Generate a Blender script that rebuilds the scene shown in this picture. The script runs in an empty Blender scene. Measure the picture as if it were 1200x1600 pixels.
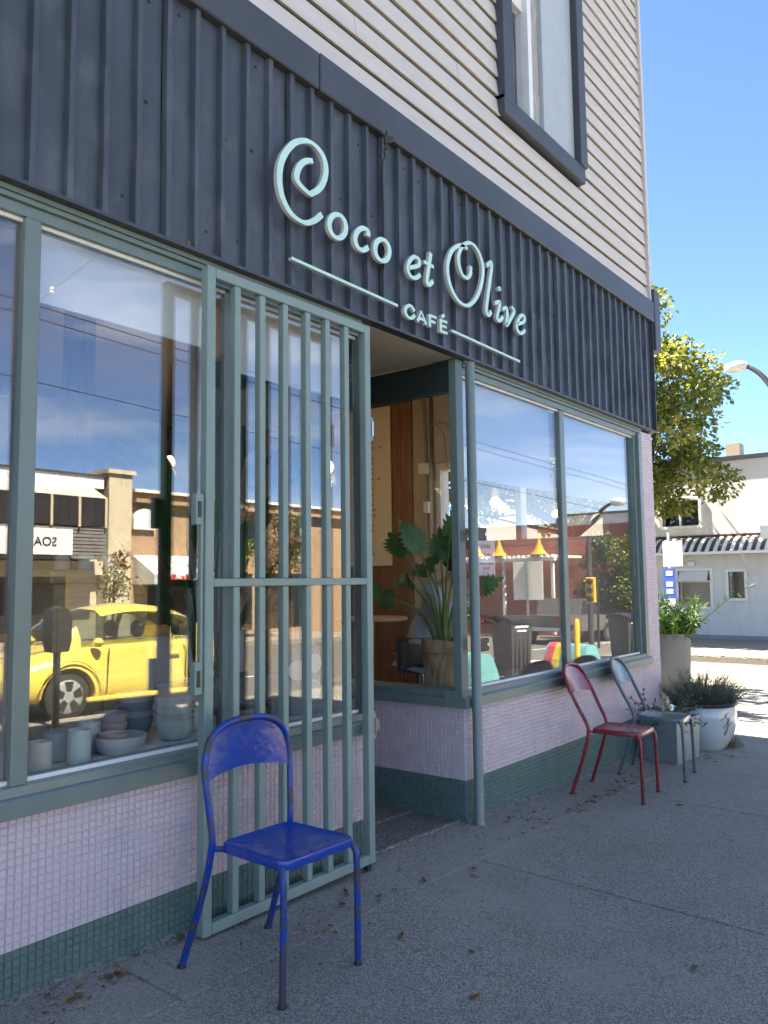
import bpy, math, random
from mathutils import Vector, Matrix
random.seed(7)
R = math.radians
# ------------------------------------------------------------------ camera
scn = bpy.context.scene
COL = scn.collection
CAM = Vector((0, -2.57, 1.35))
yaw, pitch, roll = R(51.79), R(5.02), R(-.69)
fw = Vector((math.sin(yaw)*math.cos(pitch), math.cos(yaw)*math.cos(pitch), math.sin(pitch)))
rt = Vector((math.cos(yaw), -math.sin(yaw), 0)); up = rt.cross(fw)
r2 = rt*math.cos(roll)+up*math.sin(roll); u2 = -rt*math.sin(roll)+up*math.cos(roll)
cd = bpy.data.cameras.new('camera'); cam = bpy.data.objects.new('camera', cd); COL.objects.link(cam)
cam.matrix_world = Matrix(((r2.x, u2.x, -fw.x, CAM.x), (r2.y, u2.y, -fw.y, CAM.y), (r2.z, u2.z, -fw.z, CAM.z), (0, 0, 0, 1)))
cd.sensor_fit = 'VERTICAL'; cd.sensor_height = 36; cd.sensor_width = 27; cd.lens = 1250/1600*36
cd.clip_start = .05; cd.clip_end = 2000
scn.camera = cam
# ------------------------------------------------------------------ sky and sun
TOSUN = Vector((-.09, .53, .83)).normalized()
w = bpy.data.worlds.new('World'); scn.world = w; w.use_nodes = True
nt = w.node_tree; nt.nodes.clear()
wo = nt.nodes.new('ShaderNodeOutputWorld'); bg = nt.nodes.new('ShaderNodeBackground')
sk = nt.nodes.new('ShaderNodeTexSky'); sk.sky_type = 'NISHITA'; sk.sun_disc = False
sk.sun_elevation = math.asin(TOSUN.z); sk.sun_rotation = math.atan2(TOSUN.x, TOSUN.y)
sk.altitude = 2500; sk.air_density = .7; sk.dust_density = .0; sk.ozone_density = 7.0
# thin cirrus streaks low in the sky
tc = nt.nodes.new('ShaderNodeTexCoord'); mp = nt.nodes.new('ShaderNodeMapping'); mp.inputs['Scale'].default_value = (1.3, 1.3, 6.0); mp.inputs['Location'].default_value = (4.3, 1.2, .0)
nz = nt.nodes.new('ShaderNodeTexNoise'); nz.inputs['Scale'].default_value = 2.2; nz.inputs['Detail'].default_value = 7; nz.inputs['Roughness'].default_value = .62; nz.inputs['Distortion'].default_value = .5
cr = nt.nodes.new('ShaderNodeValToRGB'); cr.color_ramp.elements[0].position = .45; cr.color_ramp.elements[1].position = .82
cr.color_ramp.elements[1].color = (.6, .6, .6, 1)
mx = nt.nodes.new('ShaderNodeMix'); mx.data_type = 'RGBA'; mx.inputs['B'].default_value = (6.0, 6.3, 6.8, 1)
L = nt.links
L.new(tc.outputs['Generated'], mp.inputs['Vector']); L.new(mp.outputs[0], nz.inputs['Vector']); L.new(nz.outputs['Fac'], cr.inputs[0])
sp = nt.nodes.new('ShaderNodeSeparateXYZ'); mr = nt.nodes.new('ShaderNodeMapRange'); mr.inputs['From Min'].default_value = .05; mr.inputs['From Max'].default_value = -.45; mr.interpolation_type = 'SMOOTHSTEP'   # the cirrus bank lies on the street side
mu = nt.nodes.new('ShaderNodeMath'); mu.operation = 'MULTIPLY'
L.new(tc.outputs['Generated'], sp.inputs[0]); L.new(sp.outputs['Y'], mr.inputs['Value']); L.new(mr.outputs[0], mu.inputs[0]); L.new(cr.outputs[0], mu.inputs[1])
L.new(mu.outputs[0], mx.inputs['Factor']); L.new(sk.outputs[0], mx.inputs['A'])
L.new(mx.outputs['Result'], bg.inputs['Color']); bg.inputs['Strength'].default_value = .068
L.new(bg.outputs[0], wo.inputs['Surface'])
sl = bpy.data.lights.new('sun', 'SUN'); sl.energy = 5.0; sl.angle = R(.53); sl.color = (1, .94, .85)
so = bpy.data.objects.new('sun', sl); COL.objects.link(so); so.location = (0, 10, 30)
so.rotation_euler = (-TOSUN).to_track_quat('-Z', 'Y').to_euler()
scn.view_settings.view_transform = 'Standard'; scn.view_settings.look = 'None'
scn.view_settings.exposure = 3.0; scn.view_settings.gamma = 1
scn.view_settings.use_white_balance = True; scn.view_settings.white_balance_temperature = 7300; scn.view_settings.white_balance_tint = 6
scn.render.engine = 'CYCLES'
scn.cycles.max_bounces = 8; scn.cycles.transparent_max_bounces = 12; scn.cycles.glossy_bounces = 4; scn.cycles.diffuse_bounces = 3
scn.cycles.caustics_reflective = False; scn.cycles.caustics_refractive = False
scn.cycles.sample_clamp_indirect = 6

# ------------------------------------------------------------------ materials
MATS = {}
def mat(name, col, rough=.6, metal=0., var=.12, vscale=6., bump=0., bscale=60., col2=None, c2amt=0., c2scale=3., c2lo=.55, c2hi=.7, coat=0., stretch=None, spec=.5, trans=0.):
    if name in MATS: return MATS[name]
    m = bpy.data.materials.new(name); m.use_nodes = True; n = m.node_tree; p = n.nodes['Principled BSDF']
    k = n.nodes; l = n.links
    t = k.new('ShaderNodeTexCoord'); src = t.outputs['Object']
    if stretch:
        q = k.new('ShaderNodeMapping'); q.inputs['Scale'].default_value = stretch; l.new(src, q.inputs['Vector']); src = q.outputs[0]
    a = k.new('ShaderNodeTexNoise'); a.inputs['Scale'].default_value = vscale; a.inputs['Detail'].default_value = 6; l.new(src, a.inputs['Vector'])
    r = k.new('ShaderNodeValToRGB'); e = r.color_ramp.elements
    e[0].position = .3; e[1].position = .7
    e[0].color = tuple(c*(1-var) for c in col)+(1,); e[1].color = tuple(min(1, c*(1+var)) for c in col)+(1,)
    l.new(a.outputs['Fac'], r.inputs[0]); out = r.outputs[0]
    if col2:
        b = k.new('ShaderNodeTexNoise'); b.inputs['Scale'].default_value = c2scale; b.inputs['Detail'].default_value = 8; b.inputs['Roughness'].default_value = .65; l.new(src, b.inputs['Vector'])
        r2_ = k.new('ShaderNodeValToRGB'); f = r2_.color_ramp.elements; f[0].position = c2lo; f[1].position = c2hi
        f[0].color = (0, 0, 0, 1); f[1].color = (c2amt,)*3+(1,)
        l.new(b.outputs['Fac'], r2_.inputs[0])
        x = k.new('ShaderNodeMix'); x.data_type = 'RGBA'; x.inputs['B'].default_value = tuple(col2)+(1,)
        l.new(r2_.outputs[0], x.inputs['Factor']); l.new(out, x.inputs['A']); out = x.outputs['Result']
        rr = k.new('ShaderNodeMapRange'); rr.inputs['To Min'].default_value = rough; rr.inputs['To Max'].default_value = min(1, rough+.25)
        l.new(r2_.outputs[0], rr.inputs['Value']); l.new(rr.outputs[0], p.inputs['Roughness'])
    else: p.inputs['Roughness'].default_value = rough
    l.new(out, p.inputs['Base Color'])
    p.inputs['Metallic'].default_value = metal; p.inputs['Coat Weight'].default_value = coat; p.inputs['Specular IOR Level'].default_value = spec
    if bump:
        c = k.new('ShaderNodeTexNoise'); c.inputs['Scale'].default_value = bscale; c.inputs['Detail'].default_value = 4; l.new(src, c.inputs['Vector'])
        d = k.new('ShaderNodeBump'); d.inputs['Strength'].default_value = bump; d.inputs['Distance'].default_value = .02
        l.new(c.outputs['Fac'], d.inputs['Height']); l.new(d.outputs[0], p.inputs['Normal'])
    if trans:
        o = k['Material Output']; tb = k.new('ShaderNodeBsdfTranslucent'); l.new(out, tb.inputs['Color'])
        ms = k.new('ShaderNodeMixShader'); ms.inputs[0].default_value = trans
        l.new(p.outputs[0], ms.inputs[1]); l.new(tb.outputs[0], ms.inputs[2]); l.new(ms.outputs[0], o.inputs['Surface'])
    MATS[name] = m; return m
def glassmat(name, ior, tint=(1, 1, 1)):
    m = bpy.data.materials.new(name); m.use_nodes = True; n = m.node_tree; n.nodes.clear()
    o = n.nodes.new('ShaderNodeOutputMaterial'); x = n.nodes.new('ShaderNodeMixShader'); f = n.nodes.new('ShaderNodeFresnel'); f.inputs[0].default_value = ior
    # the Fresnel node inverts the IOR on back faces; use the geometric cosine so both faces reflect alike
    g = n.nodes.new('ShaderNodeLayerWeight')
    tr = n.nodes.new('ShaderNodeBsdfTransparent'); tr.inputs[0].default_value = tuple(tint)+(1,)
    gl = n.nodes.new('ShaderNodeBsdfGlossy'); gl.inputs['Roughness'].default_value = .0
    t = n.nodes.new('ShaderNodeTexCoord'); a = n.nodes.new('ShaderNodeTexNoise'); a.inputs['Scale'].default_value = 1.1; a.inputs['Detail'].default_value = 1
    b = n.nodes.new('ShaderNodeBump'); b.inputs['Strength'].default_value = .02; b.inputs['Distance'].default_value = .02
    n.links.new(t.outputs['Object'], a.inputs['Vector']); n.links.new(a.outputs['Fac'], b.inputs['Height']); n.links.new(b.outputs[0], gl.inputs['Normal'])
    r0 = ((ior-1)/(ior+1))**2
    # Schlick: r0+(1-r0)*(1-cos)^5 from facing weight with blend .5 (= 1-cos)
    g.inputs['Blend'].default_value = .5
    p5 = n.nodes.new('ShaderNodeMath'); p5.operation = 'POWER'; p5.inputs[1].default_value = 5; n.links.new(g.outputs['Facing'], p5.inputs[0])
    ma = n.nodes.new('ShaderNodeMath'); ma.operation = 'MULTIPLY_ADD'; ma.inputs[1].default_value = 1-r0; ma.inputs[2].default_value = r0; n.links.new(p5.outputs[0], ma.inputs[0])
    n.nodes.remove(f)
    n.links.new(ma.outputs[0], x.inputs[0]); n.links.new(tr.outputs[0], x.inputs[1]); n.links.new(gl.outputs[0], x.inputs[2]); n.links.new(x.outputs[0], o.inputs['Surface'])
    return m
M_glass = glassmat('shop_glass', 2.3)
M_glass2 = glassmat('window_glass', 1.5)
M_pink = mat('pink_tile_paint', (.60, .49, .52), .38, var=.07, vscale=9, bump=.15, bscale=90)
M_green = mat('green_tile_paint', (.105, .165, .148), .38, var=.10, vscale=9, bump=.15, bscale=90, col2=(.2, .24, .22), c2amt=.25, c2scale=5)
M_frame = mat('green_frame_paint', (.150, .195, .178), .35, var=.07, vscale=5, bump=.06, bscale=30, col2=(.06, .08, .08), c2amt=.35, c2scale=9, c2lo=.6, c2hi=.75)
M_gate = mat('sage_gate_paint', (.205, .275, .245), .42, var=.06, vscale=7, bump=.10, bscale=40, col2=(.07, .08, .07), c2amt=.3, c2scale=14, c2lo=.62, c2hi=.75)
M_fascia = mat('black_metal_cladding', (.050, .060, .075), .42, var=.22, vscale=4, bump=.22, bscale=7, col2=(.13, .14, .155), c2amt=.6, c2scale=6, c2lo=.50, c2hi=.74, stretch=(1, 1, .55))
M_trim = mat('charcoal_trim', (.045, .050, .060), .45, var=.15, vscale=3, bump=.08, bscale=10)
M_rust = mat('bare_primer_chip', (.42, .16, .10), .8, var=.2, vscale=30)
M_siding = mat('cream_siding', (.57, .515, .475), .65, var=.05, vscale=5, bump=.06, bscale=30, col2=(.42, .34, .30), c2amt=.35, c2scale=7, c2lo=.52, c2hi=.8, stretch=(.3, 1, 2))
M_white = mat('white_paint', (.74, .74, .72), .5, var=.04)
M_mint = mat('mint_sign_face', (.50, .74, .67), .4, var=.03)
M_cream = mat('letter_edge', (.55, .52, .45), .5, var=.08)
M_ceil = mat('soffit_paint', (.50, .46, .40), .7, var=.05, vscale=2)
M_dark = mat('dark_trim_and_gap_shade', (.02, .022, .022), .5)
M_black = mat('black_plastic', (.018, .018, .019), .42, var=.2)
M_wood = mat('honey_wood', (.24, .11, .05), .5, var=.25, vscale=4, stretch=(8, 8, .6))
M_wood2 = mat('pale_wood', (.55, .38, .20), .45, var=.15, vscale=4, stretch=(1, 8, 8))
M_beige = mat('beige_plaster', (.46, .38, .29), .8, var=.05, vscale=3)
M_floor = mat('brown_floor', (.16, .12, .09), .5, var=.2, vscale=3)
M_steel = mat('steel', (.55, .55, .55), .25, 1., var=.05)
M_concrete = None
def ground_mat(name, col, dark, sc=150., stain=(.10, .085, .07), stamt=.35, tint=(.3, .3, .3)):
    m = bpy.data.materials.new(name); m.use_nodes = True; n = m.node_tree; k = n.nodes; l = n.links; p = k['Principled BSDF']
    t = k.new('ShaderNodeTexCoord')
    def noise(s, d, ro=.6):
        a = k.new('ShaderNodeTexNoise'); a.inputs['Scale'].default_value = s; a.inputs['Detail'].default_value = d; a.inputs['Roughness'].default_value = ro; l.new(t.outputs['Object'], a.inputs['Vector']); return a
    def ramp(src, p0, p1, c0, c1):
        r = k.new('ShaderNodeValToRGB'); e = r.color_ramp.elements; e[0].position = p0; e[1].position = p1; e[0].color = tuple(c0)+(1,); e[1].color = tuple(c1)+(1,); l.new(src, r.inputs[0]); return r
    def mixc(f, a, b):
        x = k.new('ShaderNodeMix'); x.data_type = 'RGBA'; l.new(f, x.inputs['Factor'])
        if isinstance(a, tuple): x.inputs['A'].default_value = a+(1,)
        else: l.new(a, x.inputs['A'])
        if isinstance(b, tuple): x.inputs['B'].default_value = b+(1,)
        else: l.new(b, x.inputs['B'])
        return x.outputs['Result']
    v = k.new('ShaderNodeTexVoronoi'); v.inputs['Scale'].default_value = sc; l.new(t.outputs['Object'], v.inputs['Vector'])
    sep = k.new('ShaderNodeSeparateColor'); l.new(v.outputs['Color'], sep.inputs[0])
    base = ramp(sep.outputs[0], .05, .95, dark, tuple(min(1, c*1.45) for c in col)).outputs[0]
    big = noise(1.3, 8)
    base = mixc(ramp(big.outputs['Fac'], .42, .72, (0, 0, 0), (.5, .5, .5)).outputs[0], base, tuple(c*.72 for c in col))
    st = noise(2.7, 9, .7)
    base = mixc(ramp(st.outputs['Fac'], .56, .72, (0, 0, 0), (stamt,)*3).outputs[0], base, tuple(stain))
    gv = k.new('ShaderNodeTexVoronoi'); gv.inputs['Scale'].default_value = 3.1; l.new(t.outputs['Object'], gv.inputs['Vector'])
    base = mixc(ramp(gv.outputs['Distance'], .035, .05, (.55, .55, .55), (0, 0, 0)).outputs[0], base, tuple(c*.45 for c in col))
    wn = noise(.9, 10, .75)
    base = mixc(ramp(wn.outputs['Fac'], .50, .62, (0, 0, 0), (.45, .45, .45)).outputs[0], base, tuple(c*1.18 for c in col))
    f = noise(sc*2.2, 2)
    base = mixc(ramp(f.outputs['Fac'], .66, .72, (0, 0, 0), (.7, .7, .7)).outputs[0], base, tuple(min(1, c*2.4) for c in col))
    l.new(base, p.inputs['Base Color']); p.inputs['Roughness'].default_value = .85
    b = k.new('ShaderNodeBump'); b.inputs['Strength'].default_value = .55; b.inputs['Distance'].default_value = .004
    l.new(v.outputs['Distance'], b.inputs['Height']); l.new(b.outputs[0], p.inputs['Normal'])
    MATS[name] = m; return m
M_walk = ground_mat('sidewalk_aggregate', (.262, .244, .214), (.100, .092, .079), 210)
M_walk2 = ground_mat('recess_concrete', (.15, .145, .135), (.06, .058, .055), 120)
M_pale = ground_mat('pale_concrete', (.25, .225, .19), (.14, .125, .105), 120)
M_road = ground_mat('road_asphalt', (.12, .115, .105), (.055, .054, .05), 60)
M_line = mat('road_paint', (.7, .69, .65), .7, var=.1)

# ------------------------------------------------------------------ mesh helpers
class MB:
    def __init__(s): s.v = []; s.f = []; s.mi = []
    def add(s, vs, fs, mi=0):
        b = len(s.v); s.v += [tuple(v) for v in vs]; s.f += [tuple(b+i for i in f) for f in fs]; s.mi += [mi]*len(fs); return s
    def box(s, x0, x1, y0, y1, z0, z1, mi=0, bev=0.):
        if bev <= 0:
            vs = [(x, y, z) for z in (z0, z1) for y in (y0, y1) for x in (x0, x1)]
            return s.add(vs, [(0, 2, 3, 1), (4, 5, 7, 6), (0, 1, 5, 4), (2, 6, 7, 3), (0, 4, 6, 2), (1, 3, 7, 5)], mi)
        b = min(bev, (x1-x0)/2.01, (y1-y0)/2.01, (z1-z0)/2.01)
        # chamfered box: 24 verts
        vs = []; idx = {}
        for sx in (0, 1):
            for sy in (0, 1):
                for sz in (0, 1):
                    c = ((x0, x1)[sx], (y0, y1)[sy], (z0, z1)[sz]); d = ((b, -b)[sx], (b, -b)[sy], (b, -b)[sz])
                    for ax in range(3):
                        q = [c[i]+(0 if i == ax else d[i]) for i in range(3)]
                        idx[(sx, sy, sz, ax)] = len(vs); vs.append(q)
        fs = []
        I = lambda a, b_, c, ax: idx[(a, b_, c, ax)]
        for v0 in (0, 1):
            fs.append((I(v0, 0, 0, 0), I(v0, 1, 0, 0), I(v0, 1, 1, 0), I(v0, 0, 1, 0)))
            fs.append((I(0, v0, 0, 1), I(1, v0, 0, 1), I(1, v0, 1, 1), I(0, v0, 1, 1)))
            fs.append((I(0, 0, v0, 2), I(1, 0, v0, 2), I(1, 1, v0, 2), I(0, 1, v0, 2)))
        for a in (0, 1):
            for c in (0, 1):
                fs.append((I(a, c, 0, 0), I(a, c, 1, 0), I(a, c, 1, 1), I(a, c, 0, 1)))
                fs.append((I(a, 0, c, 0), I(a, 1, c, 0), I(a, 1, c, 2), I(a, 0, c, 2)))
                fs.append((I(0, a, c, 1), I(1, a, c, 1), I(1, a, c, 2), I(0, a, c, 2)))
                for d in (0, 1): fs.append((I(a, c, d, 0), I(a, c, d, 1), I(a, c, d, 2)))
        return s.add(vs, fs, mi)
    def tube(s, pts, r, n=8, mi=0, cap=True, closed=False):
        pts = [Vector(p) for p in pts]; N = len(pts)
        rs = r if isinstance(r, (list, tuple)) else [r]*N
        rings = []; u = None
        for i in range(N):
            a = pts[(i-1) % N] if (closed or i > 0) else pts[i]; b = pts[(i+1) % N] if (closed or i < N-1) else pts[i]
            t = (b-a).normalized() if (b-a).length > 1e-9 else Vector((0, 0, 1))
            if u is None: u = t.orthogonal().normalized()
            u = (u-t*u.dot(t)); u = u.normalized() if u.length > 1e-6 else t.orthogonal().normalized()
            w_ = t.cross(u)
            rings.append([pts[i]+(u*math.cos(2*math.pi*j/n)+w_*math.sin(2*math.pi*j/n))*rs[i] for j in range(n)])
        vs = [v for q in rings for v in q]; fs = []
        for i in range(N if closed else N-1):
            k = (i+1) % N
            for j in range(n): fs.append((i*n+j, i*n+(j+1) % n, k*n+(j+1) % n, k*n+j))
        if cap and not closed: fs.append(tuple(range(n))[::-1]); fs.append(tuple((N-1)*n+j for j in range(n)))
        return s.add(vs, fs, mi)
    def lathe(s, prof, c=(0, 0, 0), n=24, mi=0):
        vs = []; fs = []
        for r, z in prof:
            for j in range(n): a = 2*math.pi*j/n; vs.append((c[0]+r*math.cos(a), c[1]+r*math.sin(a), c[2]+z))
        for i in range(len(prof)-1):
            for j in range(n): fs.append((i*n+j, i*n+(j+1) % n, (i+1)*n+(j+1) % n, (i+1)*n+j))
        if prof[0][0] > 1e-4: fs.append(tuple(range(n))[::-1])
        if prof[-1][0] > 1e-4: fs.append(tuple((len(prof)-1)*n+j for j in range(n)))
        return s.add(vs, fs, mi)
    def prism(s, poly, ax, a0, a1, mi=0):   # poly in the two other axes (cyclic order), extruded along ax
        def P(p, a): return {'x': (a, p[0], p[1]), 'y': (p[0], a, p[1]), 'z': (p[0], p[1], a)}[ax]
        n = len(poly); vs = [P(p, a0) for p in poly]+[P(p, a1) for p in poly]
        fs = [(i, (i+1) % n, n+(i+1) % n, n+i) for i in range(n)]+[tuple(range(n))[::-1], tuple(range(n, 2*n))]
        return s.add(vs, fs, mi)
    def build(s, name, mats, parent=None, smooth=False):
        me = bpy.data.meshes.new(name); me.from_pydata(s.v, [], s.f)
        for m in (mats if isinstance(mats, (list, tuple)) else [mats]): me.materials.append(m)
        if any(s.mi): me.polygons.foreach_set('material_index', s.mi)
        import bmesh
        bm = bmesh.new(); bm.from_mesh(me); bmesh.ops.recalc_face_normals(bm, faces=bm.faces); bm.to_mesh(me); bm.free()
        if smooth:
            me.polygons.foreach_set('use_smooth', [True]*len(me.polygons))
            me.set_sharp_from_angle(angle=R(38 if smooth is True else smooth))
        me.update()
        o = bpy.data.objects.new(name, me); COL.objects.link(o)
        if parent: o.parent = parent
        return o
def empty(name, loc=(0, 0, 0), rz=0, label=None, cat=None, group=None):
    o = bpy.data.objects.new(name, None); COL.objects.link(o); o.location = loc; o.rotation_euler = (0, 0, rz); o.empty_display_size = .1
    tag(o, label, cat, group); return o
def tag(o, label=None, cat=None, group=None, kind=None):
    if label: o['label'] = label
    if cat: o['category'] = cat
    if group: o['group'] = group
    if kind: o['kind'] = kind
    return o
def copy_tree(o, parent=None):
    c = o.copy(); COL.objects.link(c); c.parent = parent
    for ch in list(o.children): copy_tree(ch, c)
    return c
def part(name, mats, parent, *boxes, bev=0., smooth=False):
    m = MB()
    for b in boxes: m.box(*b, bev=bev)
    return m.build(name, mats, parent, smooth)
def cr_spline(pts, sub=6, closed=False):
    P = [Vector(p) for p in pts]; n = len(P); out = []
    rng = n if closed else n-1
    for i in range(rng):
        p0 = P[(i-1) % n] if (closed or i > 0) else P[0]*2-P[1]; p1 = P[i]; p2 = P[(i+1) % n]; p3 = P[(i+2) % n] if (closed or i < n-2) else P[-1]*2-P[-2]
        for k in range(sub):
            t = k/sub; out.append(.5*((2*p1)+(p2-p0)*t+(2*p0-5*p1+4*p2-p3)*t*t+(3*p1-p0-3*p2+p3)*t*t*t))
    if not closed: out.append(P[-1])
    return out
def G(x, y=0): return .083-.0286*x+.02*max(-10, min(y, 0))
def RD(x, y): return G(x, y)-.15
# ------------------------------------------------------------------ ground
def sheet(name, xs, ys, zf, m, kind='structure', hole=None):
    b = MB(); vs = [(x, y, zf(x, y)) for y in ys for x in xs]; nx = len(xs)
    fs = [(j*nx+i, j*nx+i+1, (j+1)*nx+i+1, (j+1)*nx+i) for j in range(len(ys)-1) for i in range(nx-1) if not (hole and hole(xs[i], xs[i+1], ys[j], ys[j+1]))]
    b.add(vs, fs); o = b.build(name, m); o['kind'] = kind; return o
def RZ(x, y): return RD(min(max(x, -60), 70), y)
sheet('road', [-600, -60, -20, -6, 0, 4, 8, 13, 20, 30, 45, 70, 300, 900], [-900, -200, -60, -30, -10, -6, 0, 20, 60, 200, 900], RZ, M_road)
for (x0, x1, y) in [(-30, 12, -10.2), (22, 60, -10.2)]:
    o = sheet('lane_marking', [x0, (x0+x1)/2, x1], [y-.06, y+.06], lambda x, yy: RD(x, yy)+.004, M_line)
for k in range(5):
    sheet('stop_line' if k == 0 else 'crosswalk_stripe', [16.9, 19.6] if k else [15.9, 16.2], [(-6.9-k*.75), (-6.5-k*.75)] if k else [-10, -6.4], lambda x, yy: RD(x, yy)+.004, M_line)
def walk(name, xs, ys, fill_m, slab_m, skip=None, gap=.009, dz=0.):
    w_ = sheet(name, [xs[0], (xs[0]+xs[-1])/2, xs[-1]], [ys[0], (ys[0]+ys[-1])/2, ys[-1]], lambda x, y: G(x, y)+dz-.011, fill_m)
    for i in range(len(xs)-1):
        for j in range(len(ys)-1):
            if skip and skip(xs[i], ys[j]): continue
            g = gap/2; b = .005; x0, x1, y0, y1 = xs[i]+g, xs[i+1]-g, ys[j]+g, ys[j+1]-g
            vs = []
            for ins, d in ((b, 0), (0, -b), (0, -.17)):
                for (x, y) in ((x0+ins, y0+ins), (x1-ins, y0+ins), (x1-ins, y1-ins), (x0+ins, y1-ins)): vs.append((x, y, G(x, y)+dz+d))
            fs = [(0, 1, 2, 3)]+[(4*k+q, 4*k+(q+1) % 4, 4*k+4+(q+1) % 4, 4*k+4+q) for k in (0, 1) for q in range(4)]
            MB().add(vs, fs).build('slab', slab_m, w_)
    return w_
M_joint = mat('joint_dirt', (.040, .032, .025), .95, var=.4, vscale=30)
JX = [-5.75, -.2]+[3.5+1.85*k for k in range(0, 8)]
walk('sidewalk', JX, [-6.0, -4.15, -2.25, -.385], M_joint, M_walk, gap=.011)
walk('sidewalk_verge', [-5.75, -1.9, 1.7, 5.35, 7.45, 10.9, 16.45], [-.388, 0.04], M_joint, M_walk, gap=.004)
walk('side_pavement', [7.45, 9.2, 10.9, 12.75, 14.6, 16.45], [.04, 2, 4, 6, 8, 10, 14, 18], M_joint, M_walk)
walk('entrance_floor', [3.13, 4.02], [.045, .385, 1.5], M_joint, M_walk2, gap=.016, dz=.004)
# rough pale mortar edges of the entrance slabs
rm = MB()
for yy, x0, x1 in ((.052, 3.16, 4.0), (.39, 3.2, 3.98)):
    x = x0
    while x < x1:
        d = random.uniform(.012, .03); wd = random.uniform(.004, .013)
        rm.box(x, x+d*.95, yy-wd+random.uniform(-.004, .004), yy+wd, G(x)-.02, G(x)+.004+random.uniform(.001, .006)); x += d*random.uniform(.9, 1.25)
tag(rm.build('mortar_edge', M_pale), kind='structure')
walk('far_pavement', [20.0, 22, 24, 26, 29.4], [-6, -3, 0, 2, 4, 6, 8, 10, 14, 20], M_joint, M_pale)
walk('opposite_pavement', [-8, -4, 0, 4, 8, 12, 16, 20, 24, 28], [-24, -21.5, -19], M_joint, M_pale)
for nm, x0, x1, y0, y1 in (('kerb', -5.75, 16.45, -6.16, -6.005), ('kerb', 16.455, 16.6, -6.16, 18), ('kerb', 19.85, 19.995, -6, 20), ('kerb', -8, 28, -18.995, -18.85)):
    b = MB(); n = max(2, int(max(x1-x0, y1-y0)/2))
    for k in range(n):
        if x1-x0 > y1-y0: a0, a1, c0, c1 = x0+(x1-x0)*k/n+.003, x0+(x1-x0)*(k+1)/n-.003, y0, y1
        else: a0, a1, c0, c1 = x0, x1, y0+(y1-y0)*k/n+.003, y0+(y1-y0)*(k+1)/n-.003
        vs = [(x, y, (G(x, y)+.002 if t else G(x, y)-.2)) for t in (0, 1) for (x, y) in ((a0, c0), (a1, c0), (a1, c1), (a0, c1))]
        b.add(vs, [(0, 1, 2, 3), (4, 5, 6, 7), (0, 1, 5, 4), (1, 2, 6, 5), (2, 3, 7, 6), (3, 0, 4, 7)])
    tag(b.build(nm, M_pale), kind='structure')

# ------------------------------------------------------------------ cafe building
cafe = empty('cafe_building', (0, 0, 0), 0, 'corner cafe with black ribbed fascia, cream siding above and pink and green tiled base', 'building')
PIT = .0259; ZS = .617
SPL = ZS-16*PIT
base = MB()
for mi_, za, zb in ((0, SPL, ZS), (1, -.45, SPL)):
    for b_ in ((-1.5, 3.15, .001, .14), (4.0, 7.26, .001, .14), (3.01, 3.15, .141, 1.2), (4.0, 4.14, .141, 1.2)): base.box(*b_, za, zb, mi_)
base.box(6.975, 7.26, .0012, .14, ZS+.001, 2.672, 0)
base = base.build('tiled_base', [M_pink, M_green], cafe)
def tile_verts(ox, oz, s=PIT, jit=0):
    g = .0008; b = .0028; h = .0042+random.uniform(-.0007, .0007)
    t = [random.uniform(-jit, jit) for _ in range(4)]
    o = [(ox+g, oz+g), (ox+s-g, oz+g), (ox+s-g, oz+s-g), (ox+g, oz+s-g)]; i = [(ox+g+b, oz+g+b), (ox+s-g-b, oz+g+b), (ox+s-g-b, oz+s-g-b), (ox+g+b, oz+s-g-b)]
    return o, i, [h+q for q in t]
def tile_into(mb, ox, oz, to3, mi):
    o, i, h = tile_verts(ox, oz, jit=.0007)
    vs = [to3(p[0], p[1], 0) for p in o]+[to3(p[0], p[1], h[k]) for k, p in enumerate(i)]
    mb.add(vs, [(4, 5, 6, 7), (0, 1, 5, 4), (1, 2, 6, 5), (2, 3, 7, 6), (3, 0, 4, 7)], mi)
tmesh = []
for m_ in (M_pink, M_green):
    for k in range(4):
        q = MB(); tile_into(q, 0, 0, lambda u, v, h: (u, -h, v), 0); o = q.build('tile', m_); tmesh.append(o.data); bpy.data.objects.remove(o)
field = MB(); single = 0
def tiles(u0, u1, z0f, z1, to3, zsplit, allow_single=False):
    global single
    n = int((u1-u0)/PIT); st = (u1-u0)/n
    for c in range(n):
        u = u0+c*PIT*((u1-u0)/(n*PIT))
        r = 0
        while True:
            z = z1-(r+1)*PIT
            if z < z0f(u)-.02: break
            mi = 0 if z > zsplit-.01 else 1
            if allow_single and 1.285 < u < 1.622 and single < 300:
                o = bpy.data.objects.new('tile', tmesh[mi*4+random.randrange(4)]); COL.objects.link(o); o.parent = base
                o.location = (u, 0.0005, z); o.rotation_euler = (random.uniform(-.012, .012), random.uniform(-.006, .006), random.uniform(-.012, .012)); single += 1
            else: tile_into(field, u, z, to3, mi)
            r += 1
SPL = ZS-16*PIT
tiles(.3, 3.15, lambda u: G(u), ZS, lambda u, v, h: (u, -h, v), SPL, True)
tiles(4.0, 7.26, lambda u: G(u), ZS, lambda u, v, h: (u, -h, v), SPL)
tiles(6.978, 7.26, lambda u: ZS+.01, ZS+79*PIT, lambda u, v, h: (u, -h, v), -1)
tiles(0.0, 1.15, lambda u: -.04, ZS, lambda u, v, h: (4.0-h, u, v), SPL)
tiles(0.0, 1.15, lambda u: -.02, ZS, lambda u, v, h: (3.15+h, u, v), SPL)
tag(field.build('tile_field', [M_pink, M_green], base), kind='stuff')
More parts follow.
